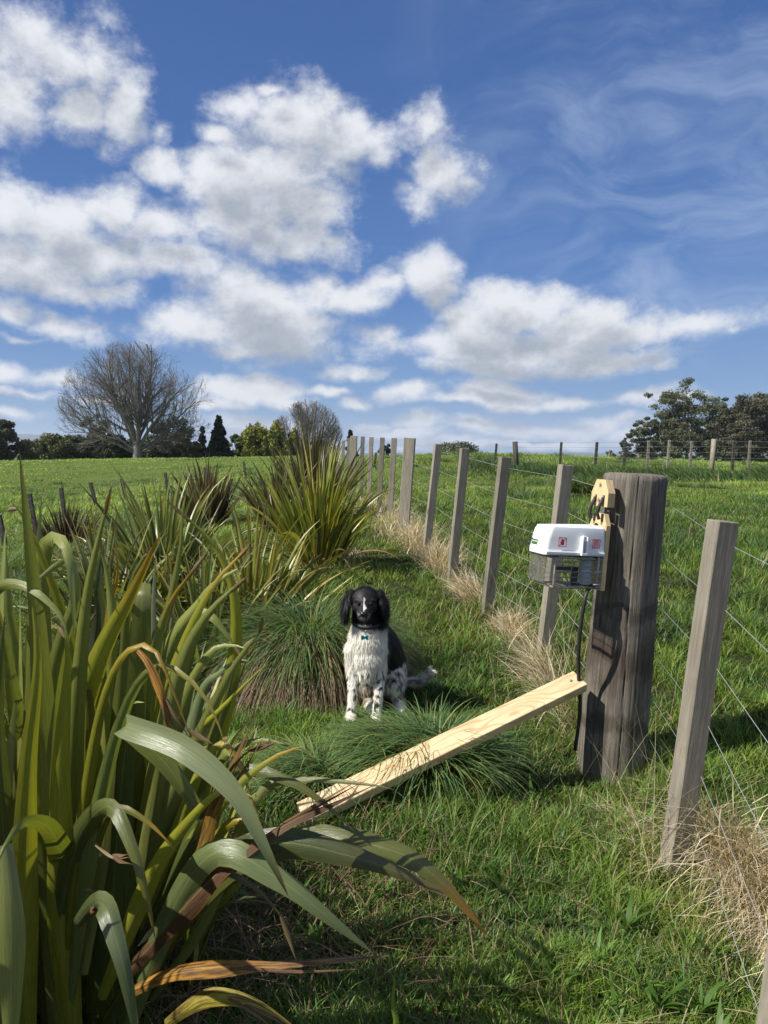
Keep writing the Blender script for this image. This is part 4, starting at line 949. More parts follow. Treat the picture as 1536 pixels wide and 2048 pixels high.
def trap():
    br = empty('hanging_bracket', frame(TO, -0.02, 0, 0.24), 'small pale wooden bracket with clipped corners screwed near the top of the strainer post', 'bracket')
    bm = bmesh.new(); O = TO
    w = .058
    poly = [(-w, .195), (-w, .255), (-.030, .312), (.030, .312), (w, .255), (w, .195), (.036, .195), (.036, .245), (.018, .245), (.018, .195), (-.018, .195), (-.018, .245), (-.036, .245), (-.036, .195)]
    prism(bm, poly, -.03, .006, 0); local_obj('bracket_plate', bm, M_PLY, br, O)
    for s in (-.027, .027):
        bm = bmesh.new()
        vs = [(.004, s, .236), (.016, s, .215), (.024, s-.004, .19), (.026, s-.006, .165), (.016, s-.004, .14)]
        add_tube(bm, vs, .0075, 8); local_obj('rubber_strap', bm, M_RUBBER, br, O, True)
        bm = bmesh.new(); bmesh.ops.create_uvsphere(bm, u_segments=10, v_segments=6, radius=.006, matrix=Matrix.Translation((.010, s, .238)))
        local_obj('pin', bm, M_WIRE, br, O, True)
    for s, u in ((0, .288), (-.002, .222)):
        bm = bmesh.new()
        for k in range(5):
            a = k*2*math.pi/5+.3
            add_tube(bm, [(.0065, s, u), (.010, s+.009*math.cos(a), u+.009*math.sin(a))], .0018, 5)
        add_tube(bm, [(.005, s, u), (.011, s, u)], .0045, 8)
        local_obj('screw', bm, M_STEEL, br, O)
    tr = empty('animal_trap', frame(TO, 0, 0, 0), 'white plastic covered wire cage trap hung on the side of the strainer post', 'trap')
    bm = bmesh.new()
    poly = [(-w, -.165), (-w, .115), (-.035, .165), (.035, .165), (w, .115), (w, -.165)]
    prism(bm, poly, -.022, .0, 0); local_obj('backing_board', bm, M_PLY, tr, O)
    for s in (-.027, .027):
        bm = bmesh.new(); add_box(bm, .001, s, .147, .008, .013, .034, .003); local_obj('slot', bm, M_RUBBER, tr, O)
    bm = bmesh.new(); add_tube(bm, [(-.001, -.012, .108), (.0025, -.012, .108)], .014, 20); local_obj('key_hole', bm, M_RUBBER, tr, O)
    # cover: tapered rounded shell with a lip
    bm = bmesh.new(); lev = [(-.016, .0, 1.03), (.004, .0, 1.03), (.006, 0, 1.0), (.05, .005, .985), (.085, .014, .95), (.102, .022, .90), (.110, .034, .80), (.112, .05, .55)]
    e0, e1, hs = .004, .300, .066; rings = []
    def ring(u, ins, k):
        a0, a1, h = e0+0.2*ins, e1-ins*1.15, hs*k if True else hs
        r = .022; pts = []
        for cx, cy, st in ((a1-r, h-r, 0), (a0+.006, h-.006, 90), (a0+.006, -h+.006, 180), (a1-r, -h+r, 270)):
            rr = r if cx > .1 else .006
            for j in range(6):
                t = R(st+j*18); pts.append((cx+rr*math.cos(t), cy+rr*math.sin(t), u-(.014 if ins > .03 else 0)*max(0, (cx-.15))/.15))
        return pts
    for u, ins, k in lev: rings.append([bm.verts.new(p) for p in ring(u, ins, k)])
    for a, b in zip(rings, rings[1:]):
        n = len(a)
        for i in range(n): bm.faces.new((a[i], a[(i+1) % n], b[(i+1) % n], b[i]))
    bm.faces.new(rings[-1]); bm.faces.new(rings[0][::-1])
    bmesh.ops.recalc_face_normals(bm, faces=bm.faces)
    cov = local_obj('cover', bm, M_WHITE, tr, O, True)
    me = cov.data
    md = cov.modifiers.new('bevel', 'BEVEL'); md.width = .004; md.segments = 3; md.limit_method = 'ANGLE'; md.angle_limit = R(35); md.harden_normals = False
    def sub(name, bm, mat, smooth=False):
        bm.transform(FM); bmesh.ops.recalc_face_normals(bm, faces=bm.faces)
        o = bm_obj(name, bm, mat, cov, smooth); return o
    bm = bmesh.new(); add_box(bm, .150, hs*1.03+.002, -.006, .29, .006, .012, .002); sub('lip', bm, M_WHITE)
    # latch
    bm = bmesh.new()
    for d in (-.011, .011): add_box(bm, .118+d, hs+.010, .030, .006, .022, .072, .002)
    add_box(bm, .118, hs+.008, .066, .020, .014, .008, .002); add_box(bm, .118, hs+.016, -.008, .030, .012, .012, .003); add_box(bm, .118, hs+.006, .02, .012, .006, .05, .001)
    sub('latch', bm, M_WHITE)
    # stickers follow the side wall
    def sideY(u): return hs*(1.0-.015*max(0, (u-.006)/.044))+.0012
    def sticker(e, u, sz):
        bm = bmesh.new(); f = .0020
        for a, b, c, d in ((0, sz, 2*sz, f), (0, -sz, 2*sz, f), (sz, 0, f, 2*sz), (-sz, 0, f, 2*sz)):
            add_box(bm, e+a, sideY(u+b), u+b, c, .0012, d)
        return bm
    ec, uc = .218, .040
    bm = sticker(ec, uc, .0185); sub('warning_sticker', bm, M_RED)
    bm = bmesh.new()
    hand = [(-.007, -.013), (.005, -.013), (.009, -.006), (.012, .002), (.0095, .0035), (.0065, -.001), (.0065, .010), (.0042, .0105), (.0035, .003), (.003, .0135), (.0005, .014), (0, .003), (-.001, .013), (-.0035, .0125), (-.0035, .002), (-.0048, .0095), (-.007, .009), (-.0075, -.004)]
    hand = [(ec+x, uc+y) for x, y in hand]
    A = [bm.verts.new((x, sideY(y), y)) for x, y in hand]; B = [bm.verts.new((x, sideY(y)+.0012, y)) for x, y in hand]
    bm.faces.new(A[::-1]); bm.faces.new(B)
    for i in range(len(A)): bm.faces.new((A[i], A[(i+1) % len(A)], B[(i+1) % len(A)], B[i]))
    sub('red_hand', bm, M_RED)
    bm = bmesh.new(); add_tube(bm, [(ec+.0165, sideY(uc)+.001, uc-.0165), (ec-.0165, sideY(uc)+.001, uc+.0165)], .0012, 5); sub('slash', bm, M_BLACKPR)
    ec2, uc2 = .050, .038
    bm = sticker(ec2, uc2, .0185); sub('notice_sticker', bm, M_RED)
    bm = bmesh.new()
    for k in range(7):
        u = uc2+.0135-k*.0046; wd = (.026, .016, .029, .024, .028, .022, .027)[k]
        x = -wd/2
        while x < wd/2:
            ww = random.uniform(.002, .005); add_box(bm, ec2+x+ww/2, sideY(u), u, ww*.85, .001, .0022 if k else .003); x += ww
    sub('notice_text', bm, M_RED)
    # badge on the end wall
    ex = e1-.002
    bm = bmesh.new(); add_box(bm, ex, -.020, .022, .001, .046, .020); sub('green_badge', bm, M_GREEN)
    bm = bmesh.new()
    for s, u, a, b in ((-.052, .036, .010, .016), (-.048, .052, .006, .012), (-.052, .018, .008, .010), (-.040, .040, .008, .006), (-.044, .061, .012, .004), (-.018, .038, .05, .004)): add_box(bm, ex, s, u, .0012, a, b)
    for k in range(6): add_box(bm, ex+.0008, -.036+k*.006, .022, .0008, .003, .006)
    sub('badge_mark', bm, M_BLACKPR)
    # cage
    zt, zb = -.018, -.152
    bm = bmesh.new(); r = .0052
    for s in (-.060, .060):
        add_tube(bm, [(.006, s, zt-.012), (.225, s, zt-.006), (.235, s, zt-.010), (.240, s, zt-.02), (.240, s, zb+.012), (.236, s, zb+.004), (.225, s, zb), (.006, s, zb)], r, 8)
    for u in (zt-.01, zb): add_tube(bm, [(.240, -.06, u), (.240, .06, u)], r, 8)
    add_tube(bm, [(.006, -.06, zb), (.006, .06, zb)], r, 8)
    local_obj('cage_frame', bm, M_STEEL, tr, O, True)
    bm = bmesh.new(); rr = .0014
    for s in (-.062, .062):
        for k in range(1, 6): u = zt+(zb-zt)*k/6; add_tube(bm, [(.01, s, u), (.238, s, u)], rr, 5)
        add_tube(bm, [(.16, s, zt), (.16, s, zb)], rr, 5)
    for k in range(7): e = .02+.035*k; add_tube(bm, [(e, -.06, zb), (e, .06, zb)], rr, 5)
    local_obj('side_wires', bm, M_STEEL, tr, O)
    # fine mesh end pocket
    bm = bmesh.new(); rr = .0007
    for k in range(15):
        s = -.060+.12*k/14; add_tube(bm, [(.290, s, zt+.004), (.284, s, zb+.02), (.245, s, zb)], rr, 4)
    for k in range(22):
        u = zt-(zt-zb-.02)*k/21; add_tube(bm, [(.242, .06, u), (.288, .06, u), (.288, -.06, u), (.242, -.06, u)], rr, 4)
    local_obj('fine_mesh', bm, M_STEEL, tr, O)
    # bellows cylinder
    bm = bmesh.new(); pts, rad = [], []
    for k in range(60):
        u = -.022-.120*k/59; pts.append((.066, .030, u)); rad.append((.026 if 27 < k < 33 else (.0225 if k % 4 in (2, 3) else .0300)))
    add_tube(bm, pts, rad, 24); local_obj('bellows', bm, M_GREYP, tr, O, True)
    bm = bmesh.new(); add_tube(bm, [(.03, .066, zt), (.03, .066, zb-.006)], .005, 8)
    for u in (-.083, -.137): add_tube(bm, [(.012, .068, u), (.048, .068, u)], .0042, 8)
    local_obj('release_rod', bm, M_WIRE, tr, O, True)
    bm = bmesh.new(); add_box(bm, .145, 0, -.078, .10, .03, .016, .004); add_box(bm, .10, 0, -.11, .004, .05, .08, .001); add_box(bm, .10, .0, -.145, .12, .08, .005, .001)
    local_obj('bait_trigger', bm, simple('dark_bait', (.05, .05, .07), .5), tr, O)
    bm = bmesh.new(); add_box(bm, .14, 0, -.021, .26, .11, .006, .001); local_obj('cover_base', bm, M_RUBBER, tr, O)
    # hose down the post
    P = [frame(TO, .03, .03, -.15), W(1172, 1190, 3.0), W(1163, 1240, 3.0), W(1158, 1290, 3.02), W(1157, 1345, 3.06), W(1160, 1420, 3.08), W(1150, 1500, 3.10)]
    S = catmull(P, 40); bm = bmesh.new()
    h = empty('black_hose', P[-1], 'black rubber hose hanging from the trap down the side of the strainer post', 'hose')
    add_tube(bm, [Vector(q)-h.location for q in S], .0085, 10); bm_obj('tube', bm, M_RUBBER, h, True)
trap()

# ------------------------------------------------------------------ dog
def dog():
    gx = W(738, 1436, 3.6).x; O = Vector((gx, 3.6, gz(gx, 3.6)+0.0))
    root = empty('dog', O, 'black and white spaniel sitting on the grass facing the camera', 'dog'); root.scale = (1.04, 1.04, 1.065)
    bm = bmesh.new()
    def ell(c, r, rot=None):
        M = Matrix.Translation(c) @ (rot.to_4x4() if rot else Matrix.Identity(4)) @ Matrix.Diagonal((*r, 1))
        bmesh.ops.create_uvsphere(bm, u_segments=28, v_segments=18, radius=1, matrix=M)
    def cap(pts, rad, n=16):
        P = [Vector(p) for p in pts]; S = catmull(P, 14); rr = np.interp(np.linspace(0, 1, 14), np.linspace(0, 1, len(rad)), rad)
        add_tube(bm, S, list(rr), n); 
        for q, r_ in ((S[0], rr[0]), (S[-1], rr[-1])): ell(tuple(q), (r_, r_, r_))
    hx = -.018
    ell((hx, .015, .588), (.068, .078, .062))                 # skull
    ell((hx, -.020, .575), (.055, .055, .050))
    cap([(hx, -.03, .560), (hx-.002, -.075, .545), (hx-.004, -.112, .537)], [.044, .034, .027])   # muzzle
    ell((hx-.004, -.085, .524), (.029, .036, .020))           # lips and chin
    for s in (-1, 1):
        ell((hx+s*.030, -.048, .594), (.021, .015, .010))     # brow
        ell((hx+s*.033, -.035, .560), (.026, .03, .03))       # cheek
        ell((hx+s*.066, .018, .606), (.024, .036, .030), Matrix.Rotation(s*R(35), 3, 'Y'))
        ell((hx+s*.090, .012, .562), (.022, .038, .052), Matrix.Rotation(-s*R(14), 3, 'Y'))
        ell((hx+s*.098, .010, .522), (.019, .032, .034))
    cap([(hx, .035, .57), (-.01, .055, .50), (0, .075, .42)], [.064, .074, .09])
    ell((-.004, .075, .365), (.100, .095, .125)); ell((-.004, .055, .30), (.086, .075, .095)); ell((-.008, .040, .235), (.052, .052, .085))
    cap([(0, .10, .39), (.045, .20, .30), (.075, .33, .16)], [.098, .115, .125])
    ell((.075, .31, .12), (.115, .14, .11)); ell((.128, .24, .115), (.060, .115, .100)); ell((.0, .25, .105), (.06, .11, .10))
    for s, X in ((-1, -.075), (1, .052)):
        cap([(X+.004, .06, .33), (X, .065, .24), (X-.004, .03, .15), (X-.010, .005, .06), (X-.013, -.008, .025)], [.050, .044, .030, .0235, .024])
        ell((X-.014, -.022, .020), (.027, .036, .019))
        for k in (-1, 0, 1): ell((X-.014+k*.015, -.050, .014), (.0095, .015, .012))
    for X in (.150, .0): cap([(X, .20, .03), (X+.005, .12, .025), (X+.005, .06, .018)], [.032, .026, .022])
    cap([(.12, .40, .07), (.19, .38, .060), (.26, .35, .075), (.315, .32, .130)], [.036, .026, .024, .017])
    me = bpy.data.meshes.new('tmp'); bm.to_mesh(me); bm.free()
    tmp = bpy.data.objects.new('tmp', me); COL.objects.link(tmp)
    a = tmp.modifiers.new('r', 'REMESH'); a.mode = 'VOXEL'; a.voxel_size = .0048
    b = tmp.modifiers.new('s', 'SMOOTH'); b.factor = .6; b.iterations = 5
    dg = bpy.context.evaluated_depsgraph_get(); ev = tmp.evaluated_get(dg); m2 = bpy.data.meshes.new_from_object(ev)
    bpy.data.objects.remove(tmp)
    n = len(m2.vertices); co = np.zeros(n*3); m2.vertices.foreach_get('co', co); co = co.reshape(-1, 3)
    no = np.zeros(n*3); m2.vertices.foreach_get('normal', no); no = no.reshape(-1, 3)
    x, y, z = co.T
    wob = np.array([mnoise.noise(Vector(c)*22) for c in co]); spot = np.array([mnoise.noise(Vector(c)*48+Vector((5, 1, 2))) for c in co]); fine = np.array([mnoise.noise(Vector(c)*120) for c in co])
    WH = np.array([.88, .84, .76]); BK = np.array([.016, .015, .017]); GR = np.array([.22, .21, .20])
    c = np.tile(WH, (n, 1))*(1+.08*fine[:, None])
    def put(mask, colr): c[mask] = colr
    head = (z > .470+.01*wob-(np.abs(x-hx)*.0)) & (y < .16)
    neckb = (z > .445+.015*wob) & (np.abs(x-hx) > .03) & (y < .1) & (x > 0)
    back = (((x > .088+.01*wob) & (z > .20+.012*wob)) | ((y > .17+.02*wob) & (z > .205+.02*wob))) & ~head
    nape = (y > .105) & (z > .30)
    put(head | back | neckb | nape, BK)
    bl = (np.abs(x-hx+.002-.003*wob) < .0020+np.clip((.590-z)*.12, 0, .0035)+.002*wob) & (z > .556) & (z < .606+.01*wob) & (y < -.03); put(bl, WH*.7)
    tipm = (y < -.072) & (z > .556) & (np.hypot(x-hx, (y+.10)*.6) < .0085+.008*wob+.005*spot); put(tipm, WH*.85)
    muz = (y < -.062) & (z < .548) & (spot > -.1); put(muz, GR*.9)
    low = (z < .235) & (y < .12) & ~back
    put(low & (spot > .20) & (z > .045), BK*1.5)
    ha = (y > .13) & (z < .20); put(ha & (spot > .05), GR); put(ha & (spot > .35), BK*3)
    tl = (x > .19) & (y > .34); put(tl & (spot > .12) & (x < .28), GR*1.6)
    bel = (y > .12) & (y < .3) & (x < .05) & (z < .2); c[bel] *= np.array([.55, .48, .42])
    V = co+np.array(O)
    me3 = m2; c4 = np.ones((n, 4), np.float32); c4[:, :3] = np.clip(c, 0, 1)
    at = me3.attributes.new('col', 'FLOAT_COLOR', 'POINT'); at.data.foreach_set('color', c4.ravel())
    me3.polygons.foreach_set('use_smooth', np.ones(len(me3.polygons), bool)); me3.materials.clear(); me3.materials.append(M_FUR); me3.name = 'body'
    ob = bpy.data.objects.new('body', me3); link(ob, root)
    # coat
    N_ = 70000; ar = RNG.integers(0, n, N_); P = co[ar]+RNG.normal(0, .0015, (N_, 3)); nn = no[ar]; cc = c4[ar, :3]
    px_, py_, pz_ = P.T
    eyeM = (np.hypot(np.abs(px_-hx)-.0285, pz_-.583) < .013) & (py_ < 0)
    faceM = (py_ < -.01) & (pz_ > .49) & (np.abs(px_-hx) < .07); leg = (pz_ < .2) & (py_ < .1); ear = (np.abs(px_-hx) > .075) & (pz_ > .46)
    chest = (py_ < .1) & (pz_ < .45) & (pz_ > .2); tail = px_ > .2
    L = np.where(eyeM, .0008, 1)*np.where(faceM, .006, np.where(leg, .011, np.where(ear, .040, np.where(chest, .024, np.where(tail, .035, .020)))))*RNG.uniform(.5, 1.3, N_)
    wv = np.array([mnoise.noise(Vector(q)*30) for q in P])*1.2
    g = np.c_[.35*wv, -.15*np.ones(N_), -1.0*np.ones(N_)]
    g[tail] = (.9, -.3, .1)
    g[faceM] = np.c_[(P[faceM, 0]-hx)*6, np.full(faceM.sum(), .6), np.full(faceM.sum(), -.2)]
    g = g-nn*np.sum(g*nn, 1)[:, None]; g /= np.linalg.norm(g, axis=1)[:, None]+1e-6
    d = g*.92+nn*.24; d += RNG.normal(0, .17, d.shape); d /= np.linalg.norm(d, axis=1)[:, None]
    side = np.cross(d, nn); side /= np.linalg.norm(side, axis=1)[:, None]+1e-6
    wd = np.where(faceM, .0007, .0010)[:, None]
    mid = P+d*L[:, None]*.5; tip = P+(d*.9+g*.35)*L[:, None]; tip[:, 2] = np.maximum(tip[:, 2], .001)
    Vf = np.stack([P-side*wd, P+side*wd, mid-side*wd*.7, mid+side*wd*.7, tip], 1).reshape(-1, 3)
    o = (np.arange(N_)*5)[:, None]
    vr = RNG.uniform(.80, 1.12, (N_, 1))*(1+.16*wv[:, None]/1.2); Cf = np.repeat(np.clip(cc*vr, 0, 1), 5, 0)
    np_mesh('coat', Vf, o+np.array([[0, 1, 3, 2]]), o+np.array([[2, 3, 4]]), M_FUR, Cf, parent=root, world=False)
    # face details
    mb = simple('wet_nose', (.008, .008, .009), .25); me_ = simple('dark_eye', (.02, .011, .006), .08)
    bm = bmesh.new()
    bmesh.ops.create_uvsphere(bm, u_segments=18, v_segments=12, radius=1, matrix=Matrix.Translation((hx-.004, -.138, .547)) @ Matrix.Diagonal((.0165, .010, .0125, 1)))
    for s in (-1, 1): bmesh.ops.create_uvsphere(bm, u_segments=8, v_segments=6, radius=.005, matrix=Matrix.Translation((hx-.004+s*.0095, -.137, .544)))
    bm_obj('nose', bm, mb, root, True)
    bm = bmesh.new(); add_tube(bm, [(hx-.030, -.092, .516), (hx-.018, -.116, .519), (hx-.004, -.124, .526), (hx+.010, -.116, .519), (hx+.022, -.092, .516)], .0022, 6); bm_obj('mouth', bm, mb, root, True)
    for s in (-1, 1):
        bm = bmesh.new(); bmesh.ops.create_uvsphere(bm, u_segments=14, v_segments=10, radius=.0098, matrix=Matrix.Translation((hx+s*.0285, -.069, .583))); bm_obj('eye', bm, me_, root, True)
    # collar and tag
    bm = bmesh.new(); n_ = 40
    ring = [Vector((-.008+.076*math.sin(t), .055-.078*math.cos(t), .478-.022*math.cos(t))) for t in np.linspace(0, 2*math.pi, n_)]
    rows = []
    for q in ring:
        dv = (q-Vector((-.008, .055, q.z))).normalized()
        rows.append([bm.verts.new(q+dv*a+Vector((0, 0, b))) for a, b in ((.0, -.009), (.004, -.009), (.004, .009), (.0, .009))])
    for a_, b_ in zip(rows, rows[1:]):
        for k in range(4): bm.faces.new((a_[k], a_[(k+1) % 4], b_[(k+1) % 4], b_[k]))
    bmesh.ops.recalc_face_normals(bm, faces=bm.faces); bm_obj('collar', bm, M_RUBBER, root, True)
    bm = bmesh.new(); c0 = Vector((-.012, -.036, .437)); add_tube(bm, [c0+Vector((.007*math.cos(t), 0, .009*math.sin(t))) for t in np.linspace(0, 6.28, 12)], .0018, 6)
    bm_obj('collar_ring', bm, M_WIRE, root, True)
    bm = bmesh.new(); z0 = .415
    add_box(bm, -.018, -.048, z0, .020, .004, .013, .002)
    for a in (-1, 1):
        for b in (-1, 1): bmesh.ops.create_cone(bm, cap_ends=True, segments=12, radius1=.0068, radius2=.0068, depth=.004, matrix=Matrix.Translation((-.018+a*.0115, -.048, z0+b*.005)) @ Matrix.Rotation(R(90), 4, 'X'))
    bm_obj('bone_tag', bm, simple('teal_enamel', (.015, .17, .23), .3), root)
dog()

# ------------------------------------------------------------------ trees
def tubes_np(segs, sides=4):
    """segs: list of (p0, p1, r0, r1)"""
    A = np.array([s[0] for s in segs]); B = np.array([s[1] for s in segs]); ra = np.array([s[2] for s in segs]); rb = np.array([s[3] for s in segs])
    T = B-A; T /= np.linalg.norm(T, axis=1)[:, None]+1e-9
    ref = np.where(np.abs(T[:, 2:3]) < .9, np.array([[0, 0, 1.]]), np.array([[1., 0, 0]]))
    S = np.cross(T, ref); S /= np.linalg.norm(S, axis=1)[:, None]; Bn = np.cross(T, S)
    V = []
    for k in range(sides):
        a = 2*math.pi*k/sides; V.append(A+(S*math.cos(a)+Bn*math.sin(a))*ra[:, None])
    for k in range(sides):
        a = 2*math.pi*k/sides; V.append(B+(S*math.cos(a)+Bn*math.sin(a))*rb[:, None])
    V = np.stack(V, 1).reshape(-1, 3); o = (np.arange(len(segs))*2*sides)[:, None]
    Q = np.concatenate([o+np.array([[k, (k+1) % sides, sides+(k+1) % sides, sides+k]]) for k in range(sides)])
    return V, Q
def grow(big, fine, p, d, L, r, lev, maxlev, rnd, up, nseg, kids, env):
    dd = d.copy(); rr = r; q0 = p; b0, ew, eh, ec = env
    for k in range(nseg):
        dd = dd+np.array([rnd.gauss(0, .10), rnd.gauss(0, .10), rnd.gauss(0, .06)+up]); dd /= np.linalg.norm(dd)
        q = q0+dd*L/nseg; u_ = q-b0
        if lev and (u_[0]/ew)**2+(u_[1]/ew)**2+((u_[2]-ec)/(eh-ec if u_[2] > ec else ec+.5))**2 > 1+rnd.gauss(0, .05): break
        r2 = max(.012, r*(1-(k+1)/nseg*.72))
        (fine if lev >= 2 else big).append((q0, q, rr, r2)); q0 = q; rr = r2
        if lev < maxlev and k >= (1 if lev == 0 else 0):
            for _ in range(kids[lev]):
                a = rnd.uniform(0, 6.28); perp = np.cross(dd, np.array([math.cos(a), math.sin(a), .2])); perp /= np.linalg.norm(perp)+1e-9
                ang = rnd.uniform(.4, .95); nd = dd*math.cos(ang)+perp*math.sin(ang); nd[2] += .12; nd /= np.linalg.norm(nd)
                grow(big, fine, q, nd, L*rnd.uniform(.34, .55)*(1.15-.5*k/nseg), r2*.55, lev+1, maxlev, rnd, up*1.1, max(3, nseg-2), kids, env)
def bare_tree(label, px, Yd, prim, name='bare_tree', seed=1, trunk_r=.5, scale=1.0, tr_h=1.2, maxlev=3, kids=(3, 3, 3), env=(9.2, 14.2, 5.0)):
    rnd = random.Random(seed); x = (px-768)/F*Yd; z = gz(x, Yd)
    root = empty(name, (x, Yd, z), label, 'tree', 'leafless trees beyond the paddock')
    big, fine = [], []
    b0 = np.array([x, Yd, z]); H0 = tr_h*scale
    big.append((b0-np.array([0, 0, .3]), b0+np.array([0, 0, H0]), trunk_r, trunk_r*.72))
    for ang, yaw, L, r, hh in prim:
        d = np.array([math.sin(R(ang)), math.sin(R(yaw))*.6, math.cos(R(ang))]); d /= np.linalg.norm(d)
        grow(big, fine, b0+np.array([0, 0, hh*scale]), d, L*scale, r, 0, maxlev, rnd, .02+.045*min(1, abs(ang)/50), 8, kids, (b0, *env))
    V, Q = tubes_np(big, 6); np_mesh('trunk', V, Q, None, M_BARK, parent=root)
    V, Q = tubes_np(fine, 3); np_mesh('crown', V, Q, None, M_BARK, parent=root)
    print('tree segs', len(big), len(fine))
bare_tree('very large leafless spreading tree on the left skyline', 277, 85,
    [(0, 0, 12.2, .36, 1.0), (-7, 40, 11.2, .24, 2.2), (9, -30, 11.4, .26, 2.0), (-20, -30, 10.6, .22, 2.0), (21, 25, 10.2, .22, 2.2), (-34, 20, 10.0, .22, 1.6), (35, -25, 9.6, .22, 1.6),
     (-50, -25, 9.6, .2, 1.2), (52, 20, 9.0, .2, 1.2), (-66, 10, 9.8, .18, 1.0), (66, 0, 8.0, .16, 1.0), (-80, -10, 8.4, .13, 1.3), (80, 10, 6.6, .12, 1.3), (-28, 70, 8.6, .18, 1.8), (28, -70, 8.6, .18, 1.8), (0, 80, 9, .18, 2), (-12, -80, 9, .18, 2)],
    seed=4, trunk_r=.62, tr_h=2.6, kids=(2, 1, 2))
bare_tree('smaller leafless rounded tree behind the bronze flax', 617, 88,
    [(0, 0, 7.0, .18, 1.2), (-14, 20, 6.6, .14, 1.2), (15, -20, 6.7, .14, 1.4), (-32, 30, 6.2, .12, 1.2), (33, 0, 6.2, .12, 1.1), (-52, 0, 5.6, .10, 1), (54, 10, 6.2, .10, .9), (0, 70, 5.6, .1, 1.2), (72, 0, 5.4, .09, .9), (-72, 10, 4.2, .09, .9)],
    seed=9, trunk_r=.3, tr_h=1.5, kids=(2, 2, 1), env=(4.3, 7.9, 3.4))

def leaf_cloud(clumps, n_per, size, col, rnd, jitter=.35, flat=0.0):
    """clumps: list of (centre, (rx,ry,rz)); leaves as small quads spread near each clump's surface and inside"""
    Vs, Cs = [], []
    for (c, r) in clumps:
        n = n_per; d = rnd.normal(0, 1, (n, 3)); d /= np.linalg.norm(d, axis=1)[:, None]; q = rnd.random(n)[:, None]**.45
        P = np.array(c)+d*q*np.array(r)
        a = rnd.normal(0, 1, (n, 3)); a /= np.linalg.norm(a, axis=1)[:, None]; b = np.cross(a, d+rnd.normal(0, .6, (n, 3))); b /= np.linalg.norm(b, axis=1)[:, None]+1e-9
        s = (size*rnd.uniform(.5, 1.3, n))[:, None]
        Vs.append(np.stack([P-a*s, P-b*s*.5, P+a*s, P+b*s*.5], 1).reshape(-1, 3))
        cc = np.array(col)*rnd.uniform(1-jitter, 1+jitter)*rnd.uniform(.7, 1.3, (n, 1)); Cs.append(np.repeat(cc, 4, 0))
    V = np.vstack(Vs); return V, np.arange(len(V)).reshape(-1, 4), np.clip(np.vstack(Cs), 0, 1)
def leafy_tree(name, label, cat, px, Yd, top_py, halfw_px, col, seed, group=None, shape='round', base_frac=.05, leaf=.22, ncl=40, per=160, trunk=.2, gap=1.0, bark=None):
    rnd = np.random.default_rng(seed); x = (px-768)/F*Yd; z = gz(x, Yd); ztop = W(px, top_py, Yd).z; H = (ztop-z)*1.10; hw = halfw_px/F*Yd*1.12
    root = empty(name, (x, Yd, z), label, cat, group)
    col = np.minimum(np.array(col)*1.7, np.array(col)+.05); cl = []; segs = [(np.array([x, Yd, z-.3]), np.array([x, Yd, z+H*.45]), trunk, trunk*.7)]
    for i in range(ncl):
        if shape == 'cone':
            t = rnd.random()**.8; rr = hw*(1-t)*1.0+.15; a = rnd.uniform(0, 6.28); q = rnd.random()**.5
            c = (x+math.cos(a)*rr*q, Yd+math.sin(a)*rr*q, z+H*(base_frac+(.97-base_frac)*t)); cr = hw*.22*(1.15-t); r = (cr, cr, cr*1.6)
        elif shape == 'willow':
            a = rnd.uniform(0, 6.28); q = rnd.random()**.5; t = rnd.random()
            c = (x+math.cos(a)*hw*q*.9, Yd+math.sin(a)*hw*q*.7, z+H*(.92-.75*t)*(1-.3*q*q)); r = (hw*.13, hw*.13, H*.20)
        else:
            d = rnd.normal(0, 1, 3); d /= np.linalg.norm(d); q = rnd.uniform(.45, 1)**.6
            c = (x+d[0]*hw*q*.85, Yd+d[1]*hw*q*.6, z+H*(base_frac+(1-base_frac)*.5)+d[2]*H*(1-base_frac)*.42*q)
            cr = hw*rnd.uniform(.20, .36)/gap; r = (cr, cr, cr*.8)
        cl.append((c, r)); segs.append((np.array([x, Yd, z+H*rnd.uniform(.15, .45)]), np.array(c), trunk*.35, trunk*.06))
    V, Q = tubes_np(segs, 5); np_mesh('trunk', V, Q, None, bark or M_DARKBARK, parent=root)
    V, Q, C = leaf_cloud(cl, per, leaf, col, rnd); np_mesh('crown', V, Q, None, M_LEAF, C, parent=root, smooth=False)
    return root
OL = (.080, .092, .040); DK = (.042, .058, .030); YG = (.26, .27, .050)
G = 'shrubs and trees along the far hedgerow'
hed = [ # px, top, halfw, colour, seed, label
 (-30,842,48,DK,'dark green tree cut by the left edge of the photo'),(12,838,26,(.06,.06,.035),'brownish tree top at the left edge above the dark tree'),
 (70,878,34,OL,'olive shrub just right of the left edge tree'),(112,870,36,OL,'olive round shrub, second along the hedgerow'),(150,872,34,(.035,.048,.024),'dark grey-green shrub under the tip of the big bare tree branch'),
 (190,868,34,OL,'grey-olive shrub left of the big bare trunk'),(232,872,30,(.03,.04,.022),'dark shrub directly left of the big bare trunk'),
 (318,870,34,(.04,.05,.026),'grey-green shrub directly right of the big bare trunk'),(356,868,32,OL,'olive shrub halfway from the bare tree to the conifers'),
 (388,880,22,(.06,.068,.03),'lighter olive shrub beside the small conifer'),(272,880,24,DK,'low dark shrub behind the big bare trunk')]
for i, (px, tp, hw, c, lb) in enumerate(hed):
    leafy_tree('hedgerow_shrub', lb, 'shrub', px, 90+(i % 3)*2, tp, hw, c, 100+i, G, ncl=46, per=190, leaf=.20, base_frac=-.1)
leafy_tree('gum_tree', 'thin dark gum tree showing through the left of the big bare crown', 'tree', 192, 97, 835, 32, (.05, .05, .03), 131, G, ncl=22, per=120, leaf=.2, base_frac=.45, gap=1.3)
